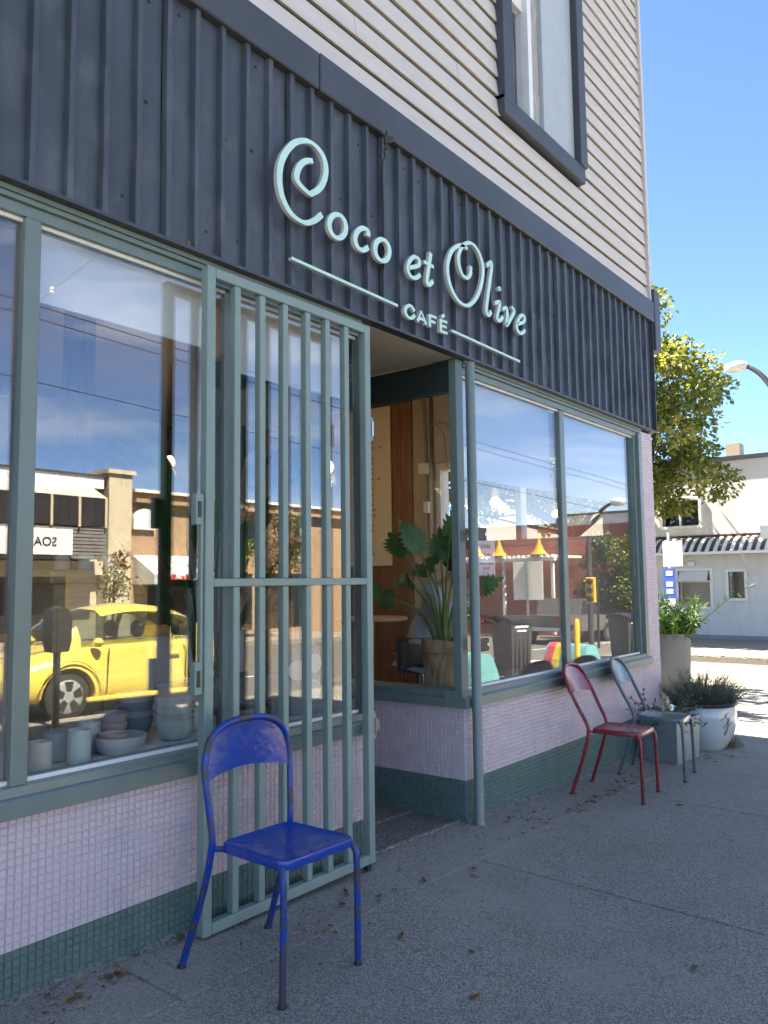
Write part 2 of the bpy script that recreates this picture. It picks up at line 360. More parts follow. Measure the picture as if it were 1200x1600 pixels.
# cement fillet along the base
for xa, xb in ((-.5, 3.12), (3.99, 7.26)):
    fl = MB(); x = xa
    while x < xb:
        d = random.uniform(.05, .12); r_ = random.uniform(.012, .03)
        fl.prism([(.0, G(x)+r_*.9), (-r_*1.3, G(x)-.004), (.0, G(x)-.03)], 'x', x, min(xb, x+d)); x += d*.97
    fl.build('cement_fillet', M_walk2, cafe)
# --- sills
def sillprof(yb): return [(yb, .617), (-.034, .617), (-.034, .668), (-.026, .676), (-.010, .680), (-.006, .708), (yb, .716)]
sl_ = MB(); sl_.prism(sillprof(.12), 'x', -1.5, 3.165); sl_.build('window_sill', M_frame, cafe)
sl_ = MB(); sl_.prism(sillprof(.12), 'x', 3.966, 6.99); sl_.build('window_sill', M_frame, cafe)
def sidesill(xw, sgn): return [(xw-sgn*.12, .617), (xw+sgn*.034, .617), (xw+sgn*.034, .665), (xw+sgn*.004, .672), (xw+sgn*.002, .705), (xw-sgn*.12, .712)]
q = MB(); q.prism([(p[0], p[1]) for p in sidesill(4.0, -1)], 'y', .122, 1.15); q.build('window_sill', M_frame, cafe)
q = MB(); q.prism([(p[0], p[1]) for p in sidesill(3.15, 1)], 'y', .122, 1.15); q.build('window_sill', M_frame, cafe)
# inner display ledges, white painted
part('display_ledge', M_white, cafe, (-1.4, 3.02, .122, .62, .66, .698))
part('display_ledge', M_beige, cafe, (4.13, 6.9, .122, .6, .60, .655))
# --- headers with stepped mouldings
for (a, b) in ((-1.5, 3.084), (4.059, 6.985)):
    part('window_header', M_frame, cafe, (a, b, .012, .12, 2.612, 2.650), (a, b, -.004, .121, 2.652, 2.669), (a, b, -.014, .122, 2.671, 2.6885))
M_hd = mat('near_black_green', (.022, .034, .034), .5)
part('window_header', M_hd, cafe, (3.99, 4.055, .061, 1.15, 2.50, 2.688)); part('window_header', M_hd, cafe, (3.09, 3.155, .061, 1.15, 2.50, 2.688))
# --- posts and mullions
def mullion(x0, x1, y0=.0, z0=.706, z1=2.614): return part('mullion', M_frame, cafe, (x0, x1, y0+.012, .064, z0, z1), bev=.004)
mullion(1.322, 1.380); mullion(2.218, 2.255, .02); mullion(5.415, 5.490, .012); mullion(.17, .228)
part('corner_post', M_frame, cafe, (3.085, 3.158, .004, .060, .7, 2.689), bev=.004)
part('corner_post', M_frame, cafe, (3.985, 4.058, .004, .060, .7, 2.689), bev=.004)
part('window_jamb', M_frame, cafe, (6.865, 6.905, .02, .1, .7, 2.614), (6.907, 6.976, -.012, .1, .62, 2.64), bev=.003)
# thin pale glazing beads
for (a, b) in ((.228, 1.322), (1.380, 2.218), (2.255, 3.085), (4.058, 5.415), (5.490, 6.865)):
    part('glazing_bead', M_white, cafe, (a, b, .034, .046, .708, .724)); part('glazing_bead', M_white, cafe, (a, b, .034, .046, 2.598, 2.6115))
for i, (a, b) in enumerate(((-1.0, .17), (.228, 1.322), (1.380, 2.218), (2.255, 3.085), (4.058, 5.415), (5.490, 6.865))):
    o = part('window_pane', M_glass, cafe, (a+.001, b-.001, .047, .055, .714, 2.611))
    o.rotation_euler = (0, 0, 0)
o = part('window_pane', M_glass2, cafe, (4.02, 4.027, .061, 1.1, .71, 2.50))
o = part('window_pane', M_glass2, cafe, (3.12, 3.127, .061, 1.1, .71, 2.50))
part('corner_post', M_frame, cafe, (3.985, 4.058, 1.1, 1.19, .7, 2.52), (3.085, 3.158, 1.1, 1.19, .7, 2.52))
# roller blinds inside the glass
M_blind = mat('roller_blind', (.86, .86, .83), .8, var=.02, trans=.12)
for (a, b, z) in ((-.2, 1.27, 2.37), (1.40, 2.2, 2.37), (2.27, 3.06, 2.30)):
    part('roller_blind', M_blind, cafe, (a, b, .105, .108, z, 2.62), (a, b, .100, .113, z-.012, z))
M_blind2 = mat('sheer_blind', (.60, .68, .78), .8, var=.02, trans=.4)
for (a, b) in ((4.1, 5.40), (5.50, 6.86)):
    part('roller_blind', M_blind2, cafe, (a, b, .105, .108, 2.01, 2.62), (a, b, .100, .113, 1.998, 2.01))
# --- recess ceiling, door
part('soffit', M_ceil, cafe, (3.171, 3.978, .012, 1.5, 2.691, 2.75))
part('door', [M_frame], cafe, (3.2, 3.30, 1.2, 1.25, 0.02, 2.66), (3.86, 3.96, 1.2, 1.25, 0.02, 2.66), (3.302, 3.858, 1.201, 1.249, .02, .3), (3.302, 3.858, 1.201, 1.249, 2.35, 2.66))
part('door_pane', M_glass2, cafe, (3.302, 3.858, 1.222, 1.228, .302, 2.348))
# --- fascia panels with ribs
FB, FT = 2.705, 3.745
fp = []
x0 = 1.84-.69*5
while x0 < 7.25:
    x1 = min(x0+.69, 7.262); poly = [(x0+.0025, -.02)]
    for k in range(5):
        xr = x0+.004+.138*k
        if xr+.05 > x1: break
        poly += [(xr+.0, -.02), (xr+.006, -.047), (xr+.028, -.047), (xr+.036, -.02)] if k else [(xr+.004, -.047), (xr+.028, -.047), (xr+.036, -.02)]
    poly += [(x1-.001, -.02)]
    front = poly; b = MB(); n = len(front)
    NZ = 7; jit = {}
    vs = []
    for kz in range(NZ+1):
        z = FB+random.uniform(-.004, .004)*(kz == 0)+(FT-FB)*kz/NZ
        for (px, py) in front: vs.append((px+random.uniform(-.0012, .0012), py+random.uniform(-.0022, .0022), z))
    fs = [(kz*n+i, kz*n+i+1, (kz+1)*n+i+1, (kz+1)*n+i) for kz in range(NZ) for i in range(n-1)]
    # returned thickness at the back and along the lower edge
    bb = len(vs); vs += [(px, .0, FB) for (px, py) in front]; fs += [(i+1, i, bb+i, bb+i+1) for i in range(n-1)]
    vs += [(x0+.0025, .0, FT), (x1-.001, .0, FT)]; fs += [(bb, bb+n-1, bb+n+1, bb+n), (0, NZ*n, bb+n, bb), (n-1, bb+n-1, bb+n+1, NZ*n+n-1), (NZ*n, NZ*n+n-1, bb+n+1, bb+n)] if False else [(bb, bb+n-1, bb+n+1, bb+n)]
    b.add(vs, fs); me = b.build('fascia_panel', M_fascia, cafe)
    x0 += .69
# screws on panels
sc_ = MB()
for k in range(70):
    xx = random.uniform(1.2, 7.1); zz = random.choice((FB+.12, FB+.55, FT-.1))+random.uniform(-.03, .03)
    if ((xx-1.84) % .138) < .045: continue
    sc_.lathe([(.0075, 0), (.006, .004), (0, .005)], (0, 0, 0), 7); n = 7*3
    for i in range(len(sc_.v)-n, len(sc_.v)): a = sc_.v[i]; sc_.v[i] = (xx+a[0], -.0205-a[2], zz+a[1])
sc_.build('panel_screws', M_dark, cafe)['kind'] = 'stuff'
# drip edge under the fascia, trim band on top (two lengths) and the corner
part('drip_edge', M_trim, cafe, (-1.6, 7.262, -.052, .01, 2.690, 2.7035))
part('trim_band', M_trim, cafe, (-1.6, 2.718, -.066, .0, 3.735, 3.925), bev=.006); part('trim_band', M_trim, cafe, (2.722, 7.29, -.069, .0, 3.733, 3.928), bev=.006)
part('corner_cap', M_trim, cafe, (7.264, 7.275, -.055, .06, 2.690, 3.733))
# chipped paint near the bottom of two ribs
for (xx, zz, wd, hh) in ((1.975, 2.70, .018, .045), (2.118, 2.692, .03, .075)):
    q = MB(); n = 9; pts = [(xx+wd*(.5+.5*math.cos(2*math.pi*k/n))*random.uniform(.7, 1.1), zz+hh*(.5+.5*math.sin(2*math.pi*k/n))*random.uniform(.75, 1.1)) for k in range(n)]
    q.prism(pts, 'y', -.0232, -.0245); q.build('paint_chip', M_rust, cafe)
# --- siding boards
ZT = 8.3; z = 3.93; row = 0
WX0, WX1, WZ0, WZ1 = 4.56, 5.83, 4.56, 7.1
while z < ZT:
    zt = z+.1335
    cuts = sorted([-1.6]+[random.uniform(-.5, 7) for _ in range(2)]+[7.262])
    segs = []
    for a, b in zip(cuts[:-1], cuts[1:]):
        if zt > WZ0-.0 and z < WZ1:
            if a < WX0: segs.append((a, min(b, WX0)))
            if b > WX1: segs.append((max(a, WX1), b))
        else: segs.append((a, b))
    for a, b in segs:
        if b-a < .02: continue
        dy = random.uniform(-.0015, .0015); w1 = random.uniform(-.002, .002)
        q = MB(); q.prism([(.004, z+.026), (-.021+dy, z+w1+.019), (-.025+dy, z+.024+w1), (-.010+dy, zt+.003), (.004, zt+.003)], 'x', a+.0012, b-.0012)
        q.build('siding_board', M_siding, cafe)
    z = zt; row += 1
part('upper_wall', M_dark, cafe, (-1.6, WX0-.01, .006, .2, 2.7, 8.35), (WX1+.01, 7.255, .006, .2, 2.7, 8.35), (WX0-.01, WX1+.01, .006, .2, 2.7, WZ0-.03), (WX0-.01, WX1+.01, .006, .2, WZ1, 8.35))  # backing coloured near black, painting in the shadow lines between siding boards
part('corner_board', M_siding, cafe, (7.264, 7.31, -.045, .05, 3.93, 8.35))
part('roof', M_trim, cafe, (-1.7, 7.4, -.25, 11, 8.352, 8.62))
part('side_wall', M_siding, cafe, (7.06, 7.256, 2.75, 10.8, -.4, 8.35), (7.06, 7.256, .201, 2.749, 2.62, 8.35), (7.06, 7.256, .142, 2.749, -.4, 1.70), (7.06, 7.256, 2.30, 2.749, 1.7, 2.62), (7.06, 7.256, .142, .35, 1.7, 2.62))
part('rear_wall', M_siding, cafe, (-1.6, 7.25, 10.81, 11, -.4, 8.35)); part('side_wall', M_siding, cafe, (-1.75, -1.61, .01, 11, -.4, 8.35))
part('side_fascia', M_trim, cafe, (7.30, 7.44, -.072, .62, 3.47, 4.06), bev=.006)
part('side_fascia', M_siding, cafe, (7.262, 7.298, .02, 10.7, 2.66, 3.46))
# --- upper window with deep jambs
uw = part('upper_window', M_trim, cafe, (WX0-.02, WX0+.115, -.075, .1, WZ0+.03, 7.2), (WX1-.105, WX1+.02, -.085, .1, WZ0+.06, 7.2), (WX0-.02, WX1+.0, -.07, .1, WZ0-.07, WZ0+.062), bev=.004)
part('window_frame', M_white, uw, (WX0+.118, WX0+.165, -.02, .09, WZ0+.065, 7.2), (WX0+.118, WX1-.108, .03, .08, 5.52, 5.62), (5.02, 5.075, -.01, .09, WZ0+.065, 7.2), (WX0+.166, 5.019, .02, .08, WZ0+.065, WZ0+.13))
M_weather = mat('weathered_wood', (.34, .33, .31), .8, var=.3, vscale=8, stretch=(12, 12, 1), col2=(.65, .65, .62), c2amt=.8, c2scale=4)
part('weathered_jamb', M_weather, uw, (5.078, 5.20, .0, .09, WZ0+.065, 7.2))
part('jamb_panel', mat('shade_grey_panel', (.40, .43, .46), .5, var=.06), uw, (5.204, WX1-.108, -.03, .09, WZ0+.065, 7.2))  # white panel given a blue-grey colour that paints in its shading
part('pane', M_glass2, uw, (WX0+.166, 5.019, .045, .05, WZ0+.132, 5.519), (WX0+.166, 5.019, .045, .05, 5.622, 7.1))
part('curtain', mat('grey_curtain', (.30, .31, .33), .9, var=.25, vscale=3, stretch=(14, 1, .2)), uw, (WX0+.1, 5.08, .14, .16, WZ0, 7.15))
# --- interior shell
part('room_floor', M_floor, cafe, (-1.6, 7.05, .15, 6.0, -.12, -.06)); part('room_ceiling', M_beige, cafe, (-1.6, 7.05, .21, 6.0, 3.42, 3.5))
M_room = mat('dark_room_paint', (.14, .10, .08), .8, var=.1)
part('back_wall', M_room, cafe, (-1.6, 7.05, 6.0, 6.1, -.1, 3.45))
part('inner_wall', M_beige, cafe, (6.99, 7.05, 2.301, 6.0, -.1, 3.42)); part('inner_wall', M_room, cafe, (-1.6, -1.5, .2, 6.0, -.1, 3.42))
# warm wood panelling on the end wall, planks
for k in range(14):
    y0 = 2.52+k*.155; part('wood_plank', M_wood, cafe, (6.965+random.uniform(0, .004), 6.988, y0+.002, y0+.153, -.05, 3.40))
part('wood_rail', M_wood, cafe, (6.90, 6.964, 2.44, 5.2, 3.33, 3.40))
part('wood_post', M_wood, cafe, (2.62, 2.76, 1.9, 2.04, -.05, 3.4)); part('wood_post', M_wood, cafe, (1.15, 1.27, 2.2, 2.32, -.05, 3.4)); 
# side windows of the cafe
sw = part('side_window', M_white, cafe, (7.08, 7.24, .352, .42, 1.702, 2.618), (7.08, 7.24, 2.23, 2.298, 1.702, 2.618), (7.08, 7.24, .421, 2.229, 1.702, 1.76), (7.08, 7.24, .421, 2.229, 2.54, 2.618), (7.1, 7.22, 1.28, 1.34, 1.761, 2.539))
part('pane', M_glass2, sw, (7.15, 7.156, .421, 1.279, 1.761, 2.539), (7.15, 7.156, 1.341, 2.229, 1.761, 2.539))
# round white column
q = MB(); q.lathe([(.085, -.06), (.085, .05), (.07, .07), (.07, 3.3), (.09, 3.32), (.09, 3.42)], (2.98, 1.15, 0), 20); q.build('round_column', M_white, cafe, True)
# conduit and boxes on the interior end wall
wr = MB()
for k in range(3): wr.tube(cr_spline([(6.98, 2.36+.02*k, 3.42), (6.965, 2.34+.015*k, 3.1), (6.97, 2.33+.012*k, 2.6), (6.97, 2.335+.01*k, 1.2)], 5), .006, 6)
wr.tube(cr_spline([(6.975, 2.33, 3.0), (6.97, 2.2, 3.02), (6.97, 2.10, 2.9), (6.97, 2.07, 2.55)], 5), .006, 6)
wr.build('wiring', M_beige, cafe)
part('switch_box', M_white, cafe, (6.94, 6.99, 2.30, 2.36, 2.08, 2.2), bev=.004); part('switch_box', M_white, cafe, (6.94, 6.99, 2.31, 2.42, 2.5, 2.62), bev=.004)

# ------------------------------------------------------------------ letters of the cafe sign
sign = empty('cafe_sign', (2.3, -.05, 2.75), 0, 'mint green raised lettering reading Coco et Olive Cafe on black ribbed fascia', 'sign')
def stroke(name, xz, wv, wh, closed=False, sub=7, hold=None):   # centre line as (x, z) metres on the fascia
    P = [Vector((x, 0, z)) for x, z in xz]
    P = cr_spline(P, sub, closed) if sub > 1 else P
    n = len(P); A = []; B = []
    for i in range(n):
        a = P[(i-1) % n] if (closed or i) else P[i]; b = P[(i+1) % n] if (closed or i < n-1) else P[i]
        t = (b-a).normalized(); nr = Vector((-t.z, 0, t.x)); vert = abs(t.z)
        wd = (wh+(wv-wh)*vert)/2
        if hold: wd *= hold(i/(n-1))
        A.append(P[i]+nr*wd); B.append(P[i]-nr*wd)
    YF, YB = -.090, -.070
    vs = [(v.x, YF, v.z) for v in A]+[(v.x, YF, v.z) for v in B]+[(v.x, YB, v.z) for v in A]+[(v.x, YB, v.z) for v in B]
    m = MB(); rng = n if closed else n-1
    J = lambda i: (i+1) % n
    m.add(vs, [(i, J(i), n+J(i), n+i) for i in range(rng)], 0)
    m.add(vs, [(2*n+i, 3*n+i, 3*n+J(i), 2*n+J(i)) for i in range(rng)]+[(i, 2*n+i, 2*n+J(i), J(i)) for i in range(rng)]+[(n+i, n+J(i), 3*n+J(i), 3*n+i) for i in range(rng)]+([] if closed else [(0, n, 3*n, 2*n), (n-1, 2*n-1+0, 4*n-1, 3*n-1)]), 1)
    return m
def letter(name, strokes, wv, wh):
    tot = MB()
    for sdef in strokes:
        m = stroke(name, sdef['p'], sdef.get('wv', wv), sdef.get('wh', wh), sdef.get('c', False), sdef.get('s', 7), sdef.get('h'))
        b = len(tot.v); off = random.uniform(0, .0008); tot.v += [(v[0], v[1]+off, v[2]) for v in m.v]; tot.f += [tuple(b+i for i in f) for f in m.f]; tot.mi += m.mi
    # weld-free mesh; keep authored winding via recalculated normals; standoff pins
    x = [v[0] for v in tot.v]; zc = [v[2] for v in tot.v]
    o = tot.build(name, [M_mint, M_cream], None); o.parent = sign
    o.matrix_parent_inverse = Matrix.Translation((-2.3, .05, -2.75))
    return o
letter('letter', [dict(p=[(2.643, 3.333), (2.597, 3.313), (2.556, 3.273), (2.534, 3.219), (2.549, 3.186), (2.614, 3.164), (2.639, 3.173), (2.688, 3.215), (2.722, 3.272), (2.734, 3.330), (2.718, 3.382), (2.677, 3.411), (2.625, 3.418), (2.574, 3.402), (2.519, 3.366), (2.468, 3.303), (2.434, 3.233), (2.424, 3.163), (2.433, 3.101), (2.462, 3.052), (2.503, 3.020), (2.556, 3.009), (2.603, 3.016), (2.655, 3.047), (2.704, 3.093)], wv=0.0343, wh=0.0187)], 0.0343, 0.0213)
letter('letter', [dict(p=[(2.877, 3.089), (2.870, 3.061), (2.853, 3.037), (2.829, 3.020), (2.802, 3.014), (2.778, 3.020), (2.762, 3.037), (2.756, 3.061), (2.762, 3.088), (2.779, 3.112), (2.803, 3.129), (2.830, 3.136), (2.854, 3.130), (2.871, 3.113)], c=True)], 0.0312, 0.0197)
letter('letter', [dict(p=[(3.049, 3.104), (3.047, 3.132), (3.006, 3.132), (2.963, 3.097), (2.947, 3.052), (2.968, 3.018), (3.010, 3.018), (3.051, 3.047)])], 0.0312, 0.0213)
letter('letter', [dict(p=[(3.225, 3.082), (3.218, 3.055), (3.201, 3.031), (3.177, 3.015), (3.150, 3.010), (3.126, 3.016), (3.110, 3.033), (3.105, 3.056), (3.111, 3.083), (3.128, 3.106), (3.152, 3.123), (3.179, 3.129), (3.203, 3.123), (3.220, 3.106)], c=True)], 0.0328, 0.0197)
letter('letter', [dict(p=[(3.404, 3.049), (3.488, 3.089), (3.491, 3.122), (3.447, 3.124), (3.402, 3.083), (3.387, 3.036), (3.411, 3.005), (3.455, 3.007), (3.503, 3.039)])], 0.0281, 0.0189)
letter('letter', [dict(p=[(3.608, 3.198), (3.582, 3.096), (3.566, 3.025), (3.584, 3.005), (3.626, 3.040)]), dict(p=[(3.540, 3.126), (3.634, 3.124)], s=1)], 0.0296, 0.0197)
letter('letter', [dict(p=[(4.032, 3.253), (4.024, 3.201), (3.986, 3.166), (3.934, 3.172), (3.900, 3.222), (3.900, 3.283), (3.938, 3.343), (4.001, 3.389), (4.068, 3.400), (4.131, 3.370), (4.174, 3.301), (4.166, 3.216), (4.117, 3.109), (4.047, 3.032), (3.969, 2.991), (3.877, 3.001), (3.807, 3.059), (3.778, 3.128), (3.780, 3.192), (3.814, 3.266), (3.866, 3.317), (3.931, 3.351), (4.001, 3.352)], wv=0.0312, wh=0.0172)], 0.0281, 0.0180)
letter('letter', [dict(p=[(4.221, 3.315), (4.283, 3.353), (4.259, 3.236), (4.216, 3.080), (4.205, 3.017), (4.231, 3.000), (4.265, 3.033)])], 0.0312, 0.0197)
letter('letter', [dict(p=[(4.311, 3.097), (4.374, 3.124), (4.357, 3.065), (4.333, 3.009), (4.368, 2.999), (4.412, 3.037)]), dict(p=[(4.386, 3.213), (4.382, 3.207), (4.374, 3.204), (4.365, 3.204), (4.362, 3.208), (4.366, 3.214), (4.374, 3.218), (4.383, 3.217)], c=True, s=2, wv=0.0203, wh=0.0156)], 0.0296, 0.0197)
letter('letter', [dict(p=[(4.406, 3.084), (4.457, 3.107), (4.469, 3.064), (4.453, 2.991), (4.529, 3.068), (4.560, 3.115), (4.529, 3.133)])], 0.0296, 0.0197)
letter('letter', [dict(p=[(4.599, 3.034), (4.691, 3.075), (4.700, 3.109), (4.660, 3.112), (4.604, 3.055), (4.593, 3.005), (4.641, 2.982), (4.708, 3.020)])], 0.0281, 0.0180)
letter('letter', [dict(p=[(3.442, 2.816), (3.409, 2.838), (3.371, 2.822), (3.358, 2.792), (3.379, 2.770), (3.416, 2.771), (3.446, 2.796)])], 0.0234, 0.0148)
letter('letter', [dict(p=[(3.470, 2.767), (3.505, 2.833), (3.550, 2.769)], s=1), dict(p=[(3.488, 2.789), (3.535, 2.789)], s=1)], 0.0234, 0.0148)
letter('letter', [dict(p=[(3.586, 2.765), (3.588, 2.837)], s=1), dict(p=[(3.579, 2.831), (3.655, 2.834)], s=1), dict(p=[(3.587, 2.801), (3.642, 2.802)], s=1)], 0.0218, 0.0148)
letter('letter', [dict(p=[(3.693, 2.764), (3.695, 2.837)], s=1), dict(p=[(3.686, 2.832), (3.762, 2.834)], s=1), dict(p=[(3.694, 2.801), (3.754, 2.803)], s=1), dict(p=[(3.683, 2.767), (3.762, 2.770)], s=1), dict(p=[(3.705, 2.852), (3.734, 2.871)], s=1)], 0.0218, 0.0148)
letter('rule', [dict(p=[(2.500, 2.814), (3.292, 2.807)], s=1)], 0.0156, 0.0139)
letter('rule', [dict(p=[(3.810, 2.799), (4.621, 2.788)], s=1)], 0.0156, 0.0139)

# ------------------------------------------------------------------ folding gate
gate = empty('security_gate', (3.02, -.08, .03), 0, 'sage green metal bar gate folded open against the cafe window', 'gate')
gx, gz = 3.02, .03
def gp(name, x0, x1, y0, y1, z0, z1, m=M_gate, bev=.003, parent=gate):
    q = MB(); q.box(x0-gx, x1-gx, y0+.08, y1+.08, z0-gz, z1-gz, bev=bev); return q.build(name, m, parent)
ZB, ZTp = .032, 2.628
gp('frame_bar', 2.014, 2.056, -.102, -.060, ZB, ZTp); gp('frame_bar', 2.999, 3.041, -.102, -.060, ZB, ZTp)
gp('frame_rail', 2.057, 2.998, -.102, -.062, ZTp-.043, ZTp); gp('frame_rail', 2.057, 2.998, -.102, -.062, ZB, ZB+.042); gp('mid_rail', 2.057, 2.998, -.1015, -.063, 1.340, 1.372)
for x in (2.160, 2.300, 2.437, 2.580, 2.713, 2.848):
    gp('bar', x, x+.032, -.0995, -.064, ZB+.043, 1.339); gp('bar', x, x+.032, -.0995, -.064, 1.373, ZTp-.044)
lp = gp('latch_strip', 1.999, 2.0125, -.092, -.068, .93, 1.70)
for z0 in (1.58, .93):
    pl = gp('latch_plate', 1.968, 1.998, -.100, -.066, z0, z0+.125)
    gp('keeper_slot', 1.976, 1.990, -.1035, -.1005, z0+.03, z0+.092, M_dark, 0, pl)
for z0 in (2.05, .60):
    h = gp('hinge', 3.042, 3.062, -.098, -.066, z0, z0+.12, M_gate)
    gp('hinge_pin', 3.048, 3.058, -.105, -.0985, z0+.02, z0+.1, M_rust if z0 < 1 else M_steel, .002, h)
gp('foot_bolt', 2.99, 3.02, -.095, -.07, .0, .031, M_dark)
# round post at the other side of the entrance
q = MB(); q.lathe([(.034, 0), (.033, .02), (.029, .03), (.029, 2.70)], (0, 0, 0), 20)
pp = empty('gate_post', (4.03, -.066, G(4.03)-.01), 0, 'round dark green steel post at right corner of cafe entrance', 'post')
q.build('post_tube', M_frame, pp, True)
for zz in (1.655, 1.0):
    q = MB(); q.box(.02, .135, -.012, .012, zz-.02, zz+.055, bev=.004); k_ = q.build('lock_bracket', M_black, pp)
    q = MB(); q.tube([(.12, -.014, zz+.018), (.12, -.0125, zz+.018)], .011, 10); q.build('bolt_hole', M_steel, k_)

# ------------------------------------------------------------------ chairs
def chair(color, wear, rustc, loc, rz, label, amt, lean=0., tw=.5):
    m = mat('chair_'+label[:8].replace(' ', '_'), color, .22, var=.12, vscale=5, bump=.10, bscale=24, col2=wear, c2amt=amt, c2scale=11, c2lo=.60, c2hi=.66, coat=.1)
    mt = mat('tube_'+label[:8].replace(' ', '_'), color, .3, var=.15, vscale=8, bump=.12, bscale=40, col2=rustc, c2amt=.9, c2scale=15, c2lo=tw, c2hi=tw+.07)
    t = empty('metal_chair', (loc[0], loc[1], G(loc[0], loc[1])), 0, label, 'chair', 'painted metal chairs along the shopfront')
    t.rotation_euler = (.02, .0286, rz)
    # rear legs and back hoop, one bent tube
    half = [(.212, .225, .004), (.200, .150, .25), (.197, .118, .40), (.198, .115, .46), (.206, .128, .55), (.214, .140, .635), (.213, .149, .705), (.188, .157, .775), (.118, .162, .820), (0, .165, .834)]
    half = [(x, y+lean*max(0, z-.43)/.4, z) for x, y, z in half]
    path = cr_spline(half+[(-x, y, z) for x, y, z in half[::-1][1:]], 5)
    q = MB(); q.tube(path, .0125, 10); q.build('back_frame', mt, t, True)
    for s in (-1, 1):
        q = MB(); q.tube(cr_spline([(s*.15, -.150, .415), (s*.172, -.185, .418), (s*.186, -.212, .395), (s*.190, -.222, .33), (s*.193, -.235, .004)], 5), .0120, 10); leg = q.build('front_leg', mt, t, True)
        for (fx, fy) in ((s*.193, -.235), (s*.212, .225)):
            q = MB(); q.lathe([(.0155, 0), (.0150, .008), (.0132, .014)], (fx, fy, -.002), 10); q.build('foot_cap', M_black, t, True)
        q = MB(); q.tube([(s*.165, .09, .412), (s*.198, .117, .415)], .009, 8); q.build('seat_bracket', mt, t)
    # seat pan: rounded trapezoid with slight dish and a rolled down skirt
    N = 9; out = []
    cs = [(-.185, -.222), (.185, -.222), (.178, .105), (-.178, .105)]; rad = .045; ring = []
    for i, (cx, cy) in enumerate(cs):
        sx, sy = (1 if cx < 0 else -1), (1 if cy < 0 else -1); c = (cx+sx*rad, cy+sy*rad); a0 = [math.pi, 1.5*math.pi, 0, .5*math.pi][i]
        for k in range(6): a = a0+k/5*math.pi/2; ring.append((c[0]+rad*math.cos(a), c[1]+rad*math.sin(a)))
    q = MB(); vs = []; n = len(ring); prof = [(1.0, -.026), (1.006, -.006), (.995, .002), (.965, .005), (.90, .000), (.6, -.005), (.25, -.007)]
    for f_, dz in prof:
        for (x, y) in ring: vs.append((x*f_, -.058+(y+.058)*f_, .432+dz))
    fs = [(i*n+j, i*n+(j+1) % n, (i+1)*n+(j+1) % n, (i+1)*n+j) for i in range(len(prof)-1) for j in range(n)]+[tuple((len(prof)-1)*n+j for j in range(n))]
    b0 = len(vs); vs += [(x*.985, -.058+(y+.058)*.985, .432-.026) for x, y in ring]; vs += [(x*.985, -.058+(y+.058)*.985, .432-.008) for x, y in ring]
    fs += [(j, (j+1) % n, b0+(j+1) % n, b0+j) for j in range(n)]+[(b0+j, b0+(j+1) % n, b0+n+(j+1) % n, b0+n+j) for j in range(n)]+[tuple(b0+n+j for j in range(n))]
    q.add(vs, fs); q.build('seat', m, t, 30)
    # backrest: bent sheet filling the hoop
    hp = [p for p in path if p.z > .60]
    def hw(z):
        best = 0
        for a, b in zip(half[4:-1], half[5:]):
            if min(a[2], b[2]) <= z <= max(a[2], b[2]): f_ = (z-a[2])/(b[2]-a[2]+1e-9); best = max(best, a[0]+(b[0]-a[0])*f_)
        return best
    q = MB(); NX, NZ_ = 14, 9; vs = []
    def top(u): # hoop top z for x
        xx = abs(u)*.205; z = .834
        for a, b in zip(half[5:-1], half[6:]):
            if b[0] <= xx <= a[0]: f_ = (xx-b[0])/(a[0]-b[0]); z = b[2]+(a[2]-b[2])*f_
        return z
    for lay in (0, 1):
        for j in range(NZ_+1):
            for i in range(NX+1):
                u = -1+2*i/NX; zt = top(u*.985); zb = .637+.022*(1-u*u); z = zb+(zt-zb)*j/NZ_; x = u*.203
                yh = .140+(.165-.140)*min(1, max(0, (z-.635)/.19)); y = yh+lean*max(0, z-.43)/.4+.030*(1-u*u)*(1-.75*j/NZ_)
                vs.append((x, y+lay*.004, z))
    w1 = NX+1; o2 = w1*(NZ_+1)
    fs = [(j*w1+i, j*w1+i+1, (j+1)*w1+i+1, (j+1)*w1+i) for j in range(NZ_) for i in range(NX)]
    fs += [(o2+a[3], o2+a[2], o2+a[1], o2+a[0]) for a in fs]+[(i, i+1, o2+i+1, o2+i) for i in range(NX)]
    q.add(vs, fs); q.build('backrest', m, t, 60)
    return t
chair((.001, .042, .28), (.075, .055, .042), (.060, .046, .038), (2.056, -.424), R(2), 'worn royal blue metal chair standing in front of the open gate', .8, 0., .47)
chair((.23, .018, .030), (.10, .03, .03), (.045, .018, .018), (5.278, -.361), R(6), 'dark red metal chair below the right shop window', .3, .15, .53)
chair((.085, .125, .135), (.20, .25, .25), (.06, .085, .088), (6.076, -.360), R(8), 'grey green metal chair beside the galvanised planter', .25, .15, .56)

# ------------------------------------------------------------------ planters and plants by the corner
def leaf_quad(mb, c, d, n, L_, W, mi=0, fold=.15):
    d = d.normalized(); s = d.cross(n); s = s.normalized() if s.length > 1e-6 else d.orthogonal().normalized(); n2 = s.cross(d)
    mb.add([c, c+d*L_*.5+s*W*.5+n2*W*fold, c+d*L_, c+d*L_*.5-s*W*.5+n2*W*fold], [(0, 1, 2), (0, 2, 3)], mi)
def rv(): 
    while True:
        v = Vector((random.uniform(-1, 1), random.uniform(-1, 1), random.uniform(-1, 1)))
        if .05 < v.length < 1: return v.normalized()
M_leaf = mat('leaf_green', (.13, .17, .03), .5, var=.35, vscale=3, trans=.3)
M_leafy = mat('leaf_yellow', (.30, .29, .045), .5, var=.3, vscale=3, trans=.35)
M_leafd = mat('leaf_dark', (.035, .075, .02), .45, var=.3, vscale=4, trans=.2)
M_lav = mat('lavender_stem', (.115, .125, .085), .8, var=.3, vscale=12)
M_dry = mat('dry_stem', (.22, .18, .11), .9, var=.3, vscale=12)
